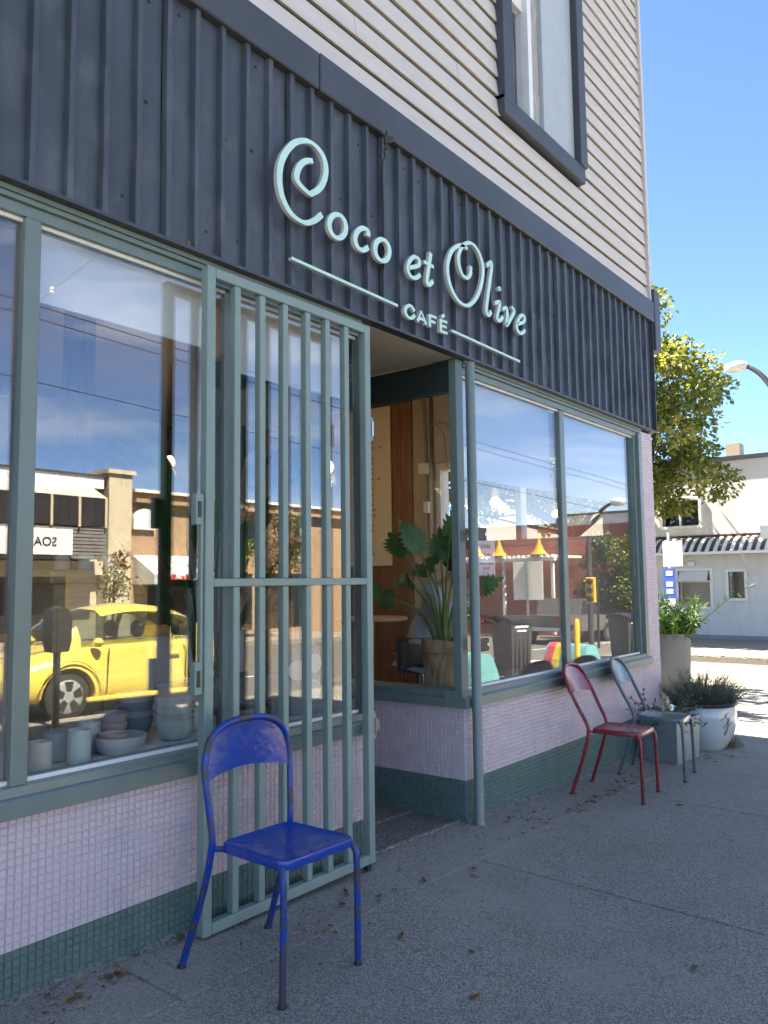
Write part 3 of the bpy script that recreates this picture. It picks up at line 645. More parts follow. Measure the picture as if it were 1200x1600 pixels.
M_bark = mat('bark', (.10, .075, .055), .9, var=.35, vscale=12, bump=.5, bscale=30)
M_soil = mat('soil', (.035, .025, .018), .95, var=.3, vscale=20)
M_galv = mat('galvanised_steel', (.27, .31, .33), .45, .35, var=.15, vscale=9, col2=(.16, .19, .21), c2amt=.5, c2scale=5)
gp_ = empty('galvanised_planter', (6.72, -.255, G(6.72, -.25)), R(-6), 'grey galvanised box planter behind the grey green chair', 'planter')
q = MB(); t0 = [(-.22, -.15), (.22, -.15), (.22, .15), (-.22, .15)]
vs = [(x*.93, y*.93, .0) for x, y in t0]+[(x, y, .335) for x, y in t0]+[(x*.965, y*.95, .335) for x, y in t0]+[(x*.93, y*.9, .05) for x, y in t0]
q.add(vs, [(3, 2, 1, 0)]+[(i, (i+1) % 4, 4+(i+1) % 4, 4+i) for i in range(4)]+[(4+i, 4+(i+1) % 4, 8+(i+1) % 4, 8+i) for i in range(4)]+[(8+i, 8+(i+1) % 4, 12+(i+1) % 4, 12+i) for i in range(4)]+[(12, 13, 14, 15)]); q.build('box', M_galv, gp_)
q = MB(); q.tube([(t0[i][0]*1.0, t0[i][1]*1.0, .335) for i in range(4)], .006, 6, closed=True); q.build('rolled_rim', M_galv, gp_)
q = MB(); q.tube(cr_spline([(-.214, -.05, .255), (-.235, -.045, .235), (-.235, .045, .235), (-.214, .05, .255)], 4), .004, 6); q.build('handle', M_steel, gp_)
q = MB(); q.tube(cr_spline([(-.06, -.143, .25), (-.055, -.165, .23), (.055, -.165, .23), (.06, -.143, .25)], 4), .004, 6); q.build('handle', M_steel, gp_)
q = MB(); q.box(-.2, .2, -.13, .13, .27, .29); q.build('soil', M_soil, gp_)
sh = empty('low_shrub', (6.68, -.22, .16), 0, 'sprawling small leaved shrub growing in the galvanised planter', 'shrub')
st = MB(); lf = MB()
for k in range(46):
    a = random.uniform(0, 6.28); L_ = random.uniform(.18, .42); dirv = Vector((math.cos(a)*1.0, math.sin(a)*.55, random.uniform(.25, 1.1))).normalized()
    p = Vector((random.uniform(-.14, .14), random.uniform(-.08, .08), .0)); pts = [p.copy()]
    for s in range(7):
        dirv = (dirv+rv()*.22+Vector((0, 0, -.09))).normalized(); p = p+dirv*L_/7; pts.append(p.copy())
        for _ in range(5): leaf_quad(lf, p+rv()*.006, (dirv*.6+rv()).normalized(), rv(), random.uniform(.016, .032), random.uniform(.009, .015))
    st.tube(pts, [.003]*7+[.001], 4)
st.build('stems', M_bark, sh); lf.build('leaves', mat('shrub_leaf', (.085, .115, .055), .55, var=.35, vscale=10, trans=.2), sh)
# white glazed pot
M_glaze = mat('pale_glaze', (.50, .55, .57), .18, var=.08, vscale=5, col2=(.33, .36, .36), c2amt=.45, c2scale=6, coat=.5)
wp = empty('glazed_pot', (7.43, -.30, G(7.43, -.30)), 0, 'large pale glazed round pot with dark rim and brush mark', 'pot')
q = MB(); q.lathe([(.165, 0), (.20, .04), (.25, .13), (.276, .22), (.28, .29), (.272, .345), (.262, .375)], n=40); q.build('body', M_glaze, wp, True)
q = MB(); q.lathe([(.262, .372), (.29, .378), (.295, .395), (.285, .408), (.245, .405), (.24, .33), (.0, .33)], n=40); q.build('rim', mat('dark_rim_glaze', (.03, .024, .022), .3, var=.3, vscale=14), wp, True)
# brush mark: painted strokes standing a hair proud of the glaze
def onpot(a, z):
    prof = [(.165, 0), (.20, .04), (.25, .13), (.276, .22), (.28, .29), (.272, .345)]
    for (r0_, z0_), (r1_, z1_) in zip(prof[:-1], prof[1:]):
        if z0_ <= z <= z1_: r_ = r0_+(r1_-r0_)*(z-z0_)/(z1_-z0_)
    return Vector(((r_+.0005)*math.cos(a), (r_+.0005)*math.sin(a), z))
q = MB(); a0 = R(-122)
for poly in ([(-.16, .27), (-.05, .30), (.10, .335)], [(-.02, .325), (.02, .29), (.06, .27)], [(-.10, .215), (.02, .25), (.12, .295)], [(.11, .29), (.05, .245), (.0, .225)], [(-.08, .20), (.06, .225), (.17, .25)], [(.10, .24), (.05, .205), (.0, .175), (-.03, .155), (.0, .145), (.04, .165), (.06, .20)]):
    q.tube(cr_spline([onpot(a0+u*1.2, z) for u, z in poly], 4), .0032, 5)
q.build('brush_mark', M_black, wp)
lv = empty('lavender_bush', (7.43, -.30, G(7.43)+.33), 0, 'grey green lavender bush growing out of the pale glazed pot', 'shrub')
st = MB(); tp = MB()
for k in range(620):
    a = random.uniform(0, 6.28); sp = random.uniform(0, 1)**.6; L_ = random.uniform(.22, .42)*(1-.18*sp); d = Vector((math.cos(a)*sp*1.15, math.sin(a)*sp*1.15, 1)).normalized()
    p = Vector((math.cos(a)*.17*sp, math.sin(a)*.17*sp, .0)); pts = [p]
    for s in range(4): d = (d+rv()*.13).normalized(); p = p+d*L_/4; pts.append(p)
    st.tube(pts, [.0022, .0019, .0017, .0014, .0006], 3, cap=False)
    for s in range(1, 5):
        for _ in range(4): leaf_quad(tp, pts[s]+(pts[s-1]-pts[s])*random.random(), (d*1.5+rv()).normalized(), rv(), random.uniform(.018, .035), .004)
st.build('stems', M_lav, lv); tp.build('leaves', mat('lavender_leaf', (.13, .145, .10), .75, var=.3, vscale=12), lv)
# tall grey planter and bamboo behind
tpz = G(9.6, .5)
tp_ = empty('tall_planter', (9.62, .76, G(9.62)), 0, 'tall smooth grey round planter beyond the corner of the cafe', 'planter')
q = MB(); q.lathe([(.23, 0), (.24, .02), (.285, .86), (.29, .90), (.27, .90), (.265, .82), (0, .82)], n=36); q.build('body', mat('grey_fibrecement', (.13, .135, .145), .7, var=.1, vscale=3), tp_, True)
bb = empty('bamboo_plant', (9.62, .76, G(9.62)+.82), 0, 'leafy green bamboo plant in the tall grey planter', 'plant')
st = MB(); lf = MB()
for k in range(60):
    a = random.uniform(0, 6.28); p = Vector((math.cos(a), math.sin(a), 0))*random.uniform(0, .24); d = (Vector((math.cos(a), math.sin(a), 0))*random.uniform(.1, .75)+Vector((0, 0, 1))).normalized(); L_ = random.uniform(.2, .55); pts = [p]
    if k == 0: d = Vector((.1, -.75, .8)); L_ = 1.0
    for s in range(7):
        d = (d+rv()*.12+Vector((0, 0, -.03))).normalized(); p = p+d*L_/7; pts.append(p)
        for _ in range(9 if k else 3): leaf_quad(lf, p, (d*.5+rv()*.9+Vector((0, 0, -.15))).normalized(), rv(), random.uniform(.06, .14), random.uniform(.012, .02))
    st.tube(pts, .004, 4, cap=False)
for k in range(140):
    a = random.uniform(0, 6.28); p = Vector((math.cos(a), math.sin(a), 0))*random.uniform(0.1, .28); leaf_quad(lf, p, Vector((math.cos(a)*.8, math.sin(a)*.8, 1)), rv(), random.uniform(.12, .3), .014)
st.build('canes', M_leafd, bb); lf.build('leaves', mat('bamboo_leaf', (.055, .115, .02), .45, var=.35, vscale=8, trans=.3), bb)
gt = MB()
for k in range(160):
    a = random.uniform(0, 6.28); gt.tube([Vector((0, 0, 0))+rv()*.03, Vector((math.cos(a)*.10, math.sin(a)*.06, .03+random.random()*.05)), Vector((math.cos(a)*random.uniform(.1, .22), math.sin(a)*.1, random.random()*.03))], .0012, 3, cap=False)
o = gt.build('dry_grass_tuft', M_dry); o.location = (7.62, -.48, G(7.6, -.48)); tag(o, 'dry straw coloured grass tuft at the foot of the glazed pot', 'grass')

# ------------------------------------------------------------------ leaf litter
M_fall = mat('fallen_leaf', (.20, .095, .035), .8, var=.55, vscale=25)
M_fall2 = mat('fallen_leaf_pale', (.36, .27, .16), .8, var=.4, vscale=25)
def curled(s):
    q = MB(); vs = []; n = 6; c1 = random.uniform(.1, .5); c2 = random.uniform(-.2, .5)
    for i in range(n+1):
        t = i/n; wd = s*.26*math.sin(math.pi*min(1, t*.92+.06))**.8
        for j in (-1, -.5, 0, .5, 1): vs.append(((t-.5)*s, j*wd, s*(c1*(j*j)*.5+c2*(t-.5)**2*1.2)+.003+random.uniform(0, .002)))
    fs = [(i*5+j, i*5+j+1, (i+1)*5+j+1, (i+1)*5+j) for i in range(n) for j in range(4)]
    q.add(vs, fs); return q
lm_ = []
for k in range(8):
    o = curled(random.uniform(.035, .07)).build('fallen_leaf', M_fall if k % 3 else M_fall2); lm_.append(o.data); bpy.data.objects.remove(o)
spots = [(1.42, -.10), (1.46, -.13), (1.50, -.09), (1.36, -.20), (1.62, -.08), (1.68, -.09), (1.66, -.12), (1.9, -.05), (2.0, -.04), (2.2, -.1), (2.6, -.28), (2.75, -.2), (2.82, -.33), (3.05, -.35), (3.1, -.2), (2.5, -.62), (2.62, -.9), (2.3, -1.1), (3.3, -.5), (3.35, -.44), (3.9, -.3), (4.2, -.1), (4.25, -.12), (4.3, -.15), (4.35, -.3), (4.6, -.2), (4.62, -.33), (4.7, -.36), (4.78, -.05), (4.9, -.33), (4.95, -.35), (5.05, -.3), (5.6, -.25), (5.62, -.28), (5.9, -.3), (6.1, -.2), (6.7, -1.1), (6.4, -.45), (6.9, -.55), (7.1, -.6), (3.0, -1.6), (5.2, -.8)]
for (x, y) in spots:
    x += random.uniform(-.03, .03); y += random.uniform(-.03, .02)
    o = bpy.data.objects.new('fallen_leaf', random.choice(lm_)); COL.objects.link(o); o.location = (x, y, G(x, y)+.002); o.rotation_euler = (random.uniform(-.2, .2), random.uniform(-.2, .2), random.uniform(0, 6.28)); sc = random.uniform(.5, .9); o.scale = (sc, sc*random.uniform(.6, 1), sc)
    tone = 'pale straw coloured' if o.data.materials[0] == M_fall2 else 'brown'
    place = ('at the foot of the tiled wall beside the gate' if x < 2.02 and y > -.3 else 'on the paving under the open gate' if x < 3.2 and y > -.4 else 'on the paving near the blue chair' if x < 3.2 else 'in front of the cafe entrance' if x < 4.1 else 'below the right shop window before the red chair' if x < 5.0 else 'around the feet of the red and grey chairs' if x < 6.3 else 'on the paving near the planters')
    tag(o, 'dry curled %s leaf %s' % (tone, place), 'leaf', 'fallen %s leaves %s' % (tone, place))
lit = MB()
def crumb(x, y, s):
    q = curled(s); a = random.uniform(0, 6.28); c, s_ = math.cos(a), math.sin(a); b = len(lit.v)
    lit.v += [(x+v[0]*c-v[1]*s_, y+v[0]*s_+v[1]*c, G(x, y)+.001+v[2]) for v in q.v]; lit.f += [tuple(b+i for i in f) for f in q.f]; lit.mi += [random.choice((0, 0, 1))]*len(q.f)
for (cx, cy, sx, sy, n) in ((1.62, -.1, .12, .05, 26), (1.45, -.13, .08, .06, 18), (2.35, -.33, .1, .05, 30), (4.75, -.36, .35, .03, 60), (4.3, -.14, .12, .05, 20), (5.5, -.36, .4, .03, 40), (5.75, -.3, .2, .08, 26), (5.0, -.1, .5, .06, 26), (7.05, -.5, .12, .05, 26), (2.7, -.3, .3, .12, 22), (4.0, -.25, .3, .15, 20)):
    for _ in range(n): crumb(random.gauss(cx, sx), min(-.02, random.gauss(cy, sy)), random.uniform(.008, .026))
for _ in range(240): crumb(random.uniform(1, 9), -.05-abs(random.gauss(0, .9)), random.uniform(.003, .012))
for _ in range(900): crumb(random.uniform(19.2, 19.8), random.uniform(-4, 14), random.uniform(.04, .10))
tag(lit.build('leaf_litter', [M_fall, M_fall2]), 'crumbled brown leaf bits scattered over the pavement', 'leaf litter', kind='stuff')
# ------------------------------------------------------------------ white building across the side street
WB = 29.3
M_wall = mat('white_stucco', (.66, .645, .615), .85, var=.06, vscale=2, bump=.12, bscale=25, col2=(.42, .40, .36), c2amt=.45, c2scale=1.2, c2lo=.52, c2hi=.8, stretch=(1, 1, .35))
M_win = mat('dark_window_interior', (.02, .022, .025), .3, var=.3)
wb = empty('white_building', (WB, 4, -.8), 0, 'white two storey stucco building with striped corrugated awning across the side street', 'building')
def W(name, m, *bx, bev=0., parent=None):
    q = MB()
    for (x0, x1, y0, y1, z0, z1) in bx: q.box(x0-WB, x1-WB, y0-4, y1-4, z0+.8, z1+.8, bev=bev)
    o = q.build(name, m, wb)
    if parent: o.parent = parent
    return o
openings = [(6.20, 7.50, 3.24, 4.16), (5.92, 7.02, .36, 1.62), (4.78, 5.30, .66, 1.57)]
def wall_with_holes(y0, y1, z0, z1, holes, x0, x1):
    ys = sorted({y0, y1, *[h[0] for h in holes], *[h[1] for h in holes]}); zs = sorted({z0, z1, *[h[2] for h in holes], *[h[3] for h in holes]})
    bx = []
    for a, b in zip(ys[:-1], ys[1:]):
        for c, d in zip(zs[:-1], zs[1:]):
            if not any(h[0] <= (a+b)/2 <= h[1] and h[2] <= (c+d)/2 <= h[3] for h in holes): bx.append((x0, x1, a, b, c, d))
    return bx
W('wall', M_wall, *wall_with_holes(-3.2, 16, -1.0, 5.45, openings, WB, WB+.3))
W('wall', M_wall, (WB, 45, -3.45, -3.21, -1.2, 5.45)); W('wall', M_wall, (44.8, 45, -3.2, 16, -1.2, 5.45)); W('wall', M_wall, (WB, 45, 16.01, 16.2, -1.2, 5.45))
W('interior', M_win, (WB+.6, WB+.7, 3, 9, -.8, 5)); W('roof', M_trim, (WB-.08, 45.1, -3.5, 16.2, 5.452, 5.60))
W('chimney', M_beige, (31.2, 31.8, 5.2, 5.7, 5.6, 6.35))
for i, (a, b, c, d) in enumerate(openings):
    f = W('window_frame', M_white, (WB-.06, WB+.1, a-.10, a, c-.1, d+.1), (WB-.06, WB+.1, b, b+.10, c-.1, d+.1), (WB-.06, WB+.1, a, b, d, d+.1), (WB-.09, WB+.1, a, b, c-.1, c))
    W('pane', M_glass2, (WB+.05, WB+.06, a, b, c, d), parent=f)
    if i == 0: W('muntin', M_white, (WB-.03, WB+.08, 6.83, 6.90, c, d), parent=f)
    if i == 1:
        W('muntin', M_white, (WB-.03, WB+.08, a, b, 1.22, 1.28), parent=f)
        q = MB(); q.prism([(-.26, 1.27+.8), (-.22, 1.24+.8), (.02, 1.58+.8), (-.02, 1.60+.8)], 'y', a+.05-4, b-.05-4); o = q.build('open_sash', M_white, wb); o.parent = f
for (y, z) in ((6.93, 1.95), (6.52, 1.88)): W('vent_hood', M_white, (WB-.12, WB-.002, y-.12, y+.12, z-.09, z+.09), bev=.02)
# corrugated awning: alternating dark and light curved ribs
aw = W('awning_board', mat('maroon_board', (.06, .02, .02), .7), (WB-.06, WB-.003, -2.6, 11, 2.78, 2.88))
k = 0; y = -2.6
while y < 11:
    q = MB(); pts = []
    for s in range(7):
        t = s/6; pts.append((-.02-1.05*t, 3.60+.0-.56*t-.10*math.sin(math.pi*t)*-1))
    poly = pts+[(p[0], p[1]-.02) for p in pts[::-1]]
    vs = [(p[0], y-4+.004, p[1]) for p in poly]+[(p[0], y-4+.13, p[1]) for p in poly]; n = len(poly)
    q.add(vs, [(i, (i+1) % n, n+(i+1) % n, n+i) for i in range(n)]+[tuple(range(n)), tuple(range(n, 2*n))])
    q.build('awning_rib', M_white if k % 2 else M_dark, wb); y += .135; k += 1
W('awning_edge', M_white, (WB-1.12, WB-1.06, -2.6, 11, 2.17, 2.26))
for y in (2.0, 4.6, 7.9):
    q = MB(); q.tube([(-.02, y-4, 2.2), (-1.0, y-4, 3.0)], .025, 6); q.build('awning_brace', M_white, wb)

# ------------------------------------------------------------------ bus stop pole, street lamp
M_blue = mat('blue_sign', (.03, .09, .42), .5, var=.05)
bs = empty('bus_stop_sign', (22.5, 5.03, G(22.5)), 0, 'blue and white bus stop pole sign in front of white building', 'sign')
q = MB(); q.tube([(0, 0, 0), (0, 0, 3.2)], .035, 10); q.build('pole', M_steel, bs)
q = MB(); q.box(-.07, -.04, -.16, .16, .75, 2.2); pn = q.build('blue_panel', M_blue, bs)
for z in (2.0, 1.7, 1.5, 1.0):
    q = MB(); q.box(-.075, -.0705, -.10, .08, z, z+.13); q.build('white_marking', M_white, pn)
q = MB(); q.box(-.075, -.071, -.15, .15, 1.15, 1.36); q.build('timetable', M_white, pn)
q = MB(); q.box(-.075, -.045, -.40, .14, 2.25, 2.95, bev=.01); q.build('route_plate', mat('cream_plate', (.66, .66, .50), .6), bs)
def lamp(loc, h, ext, diry, label, head):
    t = empty('street_lamp', loc, 0, label, 'street lamp'); q = MB(); d = diry
    path = [(0, 0, 0), (0, 0, h*.35), (0, 0, h*.66)]+[(0, d*ext*(1-math.cos(a)), h*.66+(h*.32)*math.sin(a)) for a in [R(x) for x in (15, 30, 45, 60, 72, 80)]]
    q.tube(cr_spline(path, 3), [.11-.06*i/(3*(len(path)-1)) for i in range(3*(len(path)-1)+1)], 10); q.build('mast', mat('dark_mast', (.05, .045, .042), .5, var=.2), t, True)
    e = path[-1]; q = MB(); vs = []
    prof = [(.0, -.14), (.10, -.13), (.19, -.07), (.21, 0), (.18, .07), (.09, .12), (0, .13)]
    q.lathe(prof, (0, 0, 0), 16); q.v = [(v[0]*.85, v[1]*1.5+e[1]+d*.22, v[2]*1.1+e[2]+.03) for v in q.v]; q.build('lamp_head', mat('lamp_shell', (.55, .54, .50), .4), t, True)
    q = MB(); q.box(-.025, .025, min(e[1]-d*.1, e[1]+d*.25), max(e[1]-d*.1, e[1]+d*.25), e[2]-.03, e[2]+.03); q.build('lamp_bracket', M_dark, t)
    return t
lamp((22, 1.72, G(22)), 7.6, 1.15, 1, 'curved street lamp on dark mast in front of white building', 'globe')

# ------------------------------------------------------------------ trees
def tree(name, loc, label, trunk_h, crown, nclump, leaves, lsize, mats, limbs=9, group=None, tr=.16, sq=.8, clr=.55, accept=None, cat='tree'):
    t = empty(name, loc, 0, label, cat, group); q = MB()
    bend = [Vector((random.uniform(-.02, .02)*k*trunk_h/3, random.uniform(-.02, .02)*k*trunk_h/3, trunk_h*k/4)) for k in range(5)]; q.tube(cr_spline(bend, 3), [tr*(1-.035*i) for i in range(13)], 9)
    ends = []
    cz, rx, ry, rz = crown; top = bend[-1]
    cl = []
    tries = 0
    while len(cl) < nclump and tries < nclump*60:
        tries += 1; v = rv()*random.uniform(.25, 1)**.6; p = Vector((v.x*rx, v.y*ry, cz+v.z*rz))
        if accept and not accept(p): continue
        cl.append(p)
    for i in range(limbs):
        e = random.choice(cl); m_ = top.lerp(e, .5)+Vector((0, 0, .15*rz))*random.uniform(-.3, .8)
        q.tube(cr_spline([top+Vector((0, 0, -.1)), m_, e], 4), [tr*.5*(1-.1*k) for k in range(9)], 6); ends.append((m_, e))
    for p in cl:
        m_, e = min(ends, key=lambda s: (s[1]-p).length)
        q.tube(cr_spline([m_.lerp(e, .6), m_.lerp(p, .7)+rv()*.2, p], 3), [tr*.13, tr*.12, tr*.1, tr*.09, tr*.07, tr*.05, tr*.03], 4, cap=False)
    q.build('trunk', M_bark, t, True)
    lf = MB(); per = leaves//max(1, len(cl))
    for p in cl:
        r_ = random.uniform(.6, 1.15)*clr; mi = 0 if random.random() < .62 else 1
        for _ in range(per):
            v = rv()*random.random()**.45*r_; v.z *= sq
            leaf_quad(lf, p+v, (v.normalized()+rv()*.8+Vector((0, 0, -.25))).normalized(), (Vector((0, 0, 1))+rv()*.9).normalized(), random.uniform(.7, 1.3)*lsize, random.uniform(.55, .9)*lsize, mi if random.random() < .8 else 1-mi)
    lf.build('crown', mats, t); return t
def edgeY(z):   # near edge of the crown seen against the sky
    pts = [(3.3, 5.0), (3.9, 3.7), (4.6, 3.35), (5.6, 3.5), (6.4, 3.75), (7.3, 3.6), (8.0, 4.4), (9.0, 5.0), (10.6, 5.3), (11.6, 6.2), (13, 8)]
    for (a, b), (c, d) in zip(pts[:-1], pts[1:]):
        if a <= z <= c: return b+(d-b)*(z-a)/(c-a)
    return 99
TX, TY = 25.6, 9.2
tree('maple_tree', (TX, TY, G(TX)), 'tall yellow green maple tree standing before the white building', 3.6, (7.6, 3.2, 6.2, 4.6), 420, 50000, .185, [M_leaf, M_leafy], 18, tr=.2, clr=.66,
     accept=lambda p: p.y+TY > edgeY(p.z+G(TX))+.45 and (p.x+TX) < 28.7 and p.z+G(TX) > 3.6+.5*math.sin(p.y*3))
tree('maple_tree', (10.3, 6.6, G(10.3)), 'street tree with yellow green crown beside the cafe side wall', 2.6, (5.6, 2.5, 3.0, 2.4), 80, 6500, .2, [M_leaf, M_leafy], 10, tr=.13, clr=.62)
tree('maple_tree', (22.6, 14.5, G(22.6)), 'green maple tree further along the side street', 3.5, (7.0, 3.4, 3.4, 3.6), 70, 8000, .2, [M_leaf, M_leafd], 10, tr=.2, clr=.8)

# ------------------------------------------------------------------ street across the road, seen mirrored in the glass
OY = -24.0
M_stone = mat('cream_block', (.52, .45, .33), .85, var=.1, vscale=3, bump=.15, bscale=20)
M_brown = mat('tan_stucco', (.36, .24, .15), .9, var=.1, vscale=2)
M_louv = mat('grey_louvre', (.17, .17, .165), .6, var=.15)
M_signw = mat('shop_sign_white', (.75, .74, .70), .6, var=.03)
sb = empty('soap_shop_building', (12, OY, -.9), 0, 'cream two storey shop with slanted glazing, grey louvres and white sign', 'building')
def S(parent, org, name, m, *bx, bev=0.):
    q = MB()
    for b in bx: q.box(b[0]-org[0], b[1]-org[0], b[2]-org[1], b[3]-org[1], b[4]-org[2], b[5]-org[2], bev=bev)
    o = q.build(name, m, parent); return o
so_ = (12, OY, -.9)
S(sb, so_, 'wall', M_stone, (6, 17.0, OY-8, OY-.5, -1, 5.3), (6, 17.0, OY-.499, OY-.1, 1.75, 2.25)); S(sb, so_, 'parapet', M_white, (6, 16.9, OY-.49, OY+.02, 4.95, 5.38)); S(sb, so_, 'coping', M_trim, (5.9, 17.05, OY-.6, OY+.08, 5.381, 5.46))
q = MB(); q.prism([(OY-.499-OY, 4.9+.9), (OY+.0-OY, 4.9+.9), (.95, 4.45+.9), (.95, 3.45+.9), (-.499, 3.45+.9)], 'x', 6-12, 16.4-12); S_ = q.build('glazed_bay', M_win, sb)
for k in range(11):
    x = 6.0+k*1.04; q = MB(); q.tube([(x-12, .02, 4.92+.9), (x-12, .98, 4.47+.9), (x-12, .98, 3.42+.9)], .05, 6); q.build('bay_mullion', M_stone, S_)
q = MB(); q.prism([(.01, 4.93+.9), (.96, 4.48+.9), (.96, 4.50+.9), (.01, 4.96+.9)], 'x', 6-12, 16.4-12); q.build('bay_roof', mat('pale_glazing', (.45, .46, .42), .25), S_)
for k in range(9): S(sb, so_, 'louvre', M_louv, (6, 16.5, OY-.498, OY+.9-.02*(k % 2), 2.31+k*.125, 2.31+k*.125+.10))
sg = S(sb, so_, 'shop_sign', M_signw, (11.0, 15.1, OY+.92, OY+1.0, 2.42, 3.30))
tx = bpy.data.curves.new('sign_text', 'FONT'); tx.body = 'SOAP'; tx.size = .42; tx.extrude = .01; tx.align_x = 'CENTER'
to = bpy.data.objects.new('sign_text', tx); dg = bpy.context.evaluated_depsgraph_get(); COL.objects.link(to); dg.update()
me = bpy.data.meshes.new_from_object(to.evaluated_get(dg)); bpy.data.objects.remove(to)
to = bpy.data.objects.new('sign_lettering', me); COL.objects.link(to); me.materials.clear(); me.materials.append(M_dark); to.parent = sg
to.rotation_euler = (math.pi/2, 0, math.pi); to.location = (14.0-12, 1.015, 2.72+.9)
M_yel = mat('shop_yellow_frame', (.62, .50, .16), .6)
for (a, b) in ((9.0, 10.8), (11.0, 12.6), (12.8, 13.6), (13.8, 15.6)):
    f = S(sb, so_, 'shop_window', M_win, (a, b, OY-.49, OY-.3, -.5, 1.70)); S(sb, so_, 'shop_frame', M_yel, (a-.12, a-.001, OY-.49, OY-.22, -.5, 1.74), (b+.001, b+.12, OY-.49, OY-.22, -.5, 1.74), (a, b, OY-.49, OY-.22, 1.70, 1.8)).parent = f
pr = S(sb, so_, 'brick_pier', M_stone, (17.05, 18.05, OY-1, OY+.15, -1, 5.55), bev=.02); S(sb, so_, 'pier_cap', M_stone, (16.95, 18.15, OY-1.1, OY+.25, 5.56, 5.72)).parent = pr
bn = empty('tan_building', (22, OY, -.9), 0, 'tan brown building with cornice and striped awning beside the soap shop', 'building'); bo = (22, OY, -.9)
S(bn, bo, 'wall', M_brown, (18.2, 31, OY-8, OY-.1, -1.2, 4.95)); S(bn, bo, 'cornice', M_white, (18.2, 31, OY-.2, OY+.12, 4.96, 5.08)); S(bn, bo, 'cornice', M_brown, (18.2, 31, OY-.099, OY+.2, 4.55, 4.7))
q = MB(); q.prism([(-3.3+.5*math.cos(R(a)), 3.9+.9+.42*math.sin(R(a))) for a in range(0, 181, 20)]+[(-3.8, 3.5+.9), (-2.8, 3.5+.9)], 'y', -.09, .06); q.build('arched_vent', M_white, bn)
q = MB(); q.prism([(-.09, 2.5+.9), (1.3, 1.75+.9), (1.3, 1.38+.9), (-.09, 1.38+.9)], 'x', 18.3-22, 21.5-22); av = q.build('awning', M_signw, bn)
q = MB()
for k in range(7): q.box(18.7-22+k*.2, 18.86-22+k*.2, 1.305, 1.315, 1.45+.9, 1.6+.9+.08*(k % 3))
q.build('awning_lettering', mat('sign_red', (.55, .03, .04), .6), av)
for (a, b, c, d) in ((19.0, 21.2, -.6, 1.3), (22, 24.4, -.6, 1.8), (25, 27.6, -.6, 1.8), (21.8, 23, 2.7, 4.1), (24, 25.2, 2.7, 4.1), (26.2, 27.4, 2.7, 4.1)): S(bn, bo, 'window', M_win, (a, b, OY-.099, OY-.04, c, d))
for (x, y, s) in ((19.6, -20.2, 1), (22.6, -20.4, 2), (15.2, -20.6, 3)):
    tree('street_tree', (x, y, G(x, y)-.02), ('sparse reddish leaved street tree before the arched vent', 'sparse street tree before the tan building', 'young sparse street tree before the soap shop')[s-1], 1.7, (3.4, 1.1, 1.2, 1.7) if s < 3 else (2.2, .7, .7, .8), 34 if s < 3 else 14, 2600 if s < 3 else 500, .13, [mat('russet_leaf', (.17, .085, .035), .6, var=.3, trans=.2), M_leaf], 8, 'street trees across the road', .06, 1.2, .34)
# trolley wires
q = MB()
wires = []
for i, (y, z0) in enumerate(((-12.0, 6.98), (-12.7, 6.98), (-16.0, 6.6))):
    q = MB(); q.tube([(x, y, z0-.0286*x+.05*math.sin(x*.2)) for x in range(-20, 64, 4)], .012, 5); o = q.build('trolley_wire', M_black); tag(o, ('single trolley wire nearest the cafe above the road', 'second trolley wire strung over the road', 'trolley wire strung farthest from the cafe over the road')[i], 'wire')
q = MB(); q.tube([(7.6, 1, 9.2), (7.8, -12, 6.9)], .008, 5); q.tube([(7.8, -12, 6.9), (7.95, -24, 8)], .008, 5); tag(q.build('span_wire', M_black), 'thin span wire holding up the trolley wires across the road', 'wire')
for y in (-11.5, -12.35):
    q = MB(); q.lathe([(.02, -.05), (.045, -.03), (.045, .0), (.02, .02), (.045, .04), (.045, .07), (.02, .09)], (7.8, y, 6.98), 10); tag(q.build('wire_insulator', M_white, None, True), 'white ribbed insulator hanging on the span wire over the road', 'insulator', 'insulators over the road')

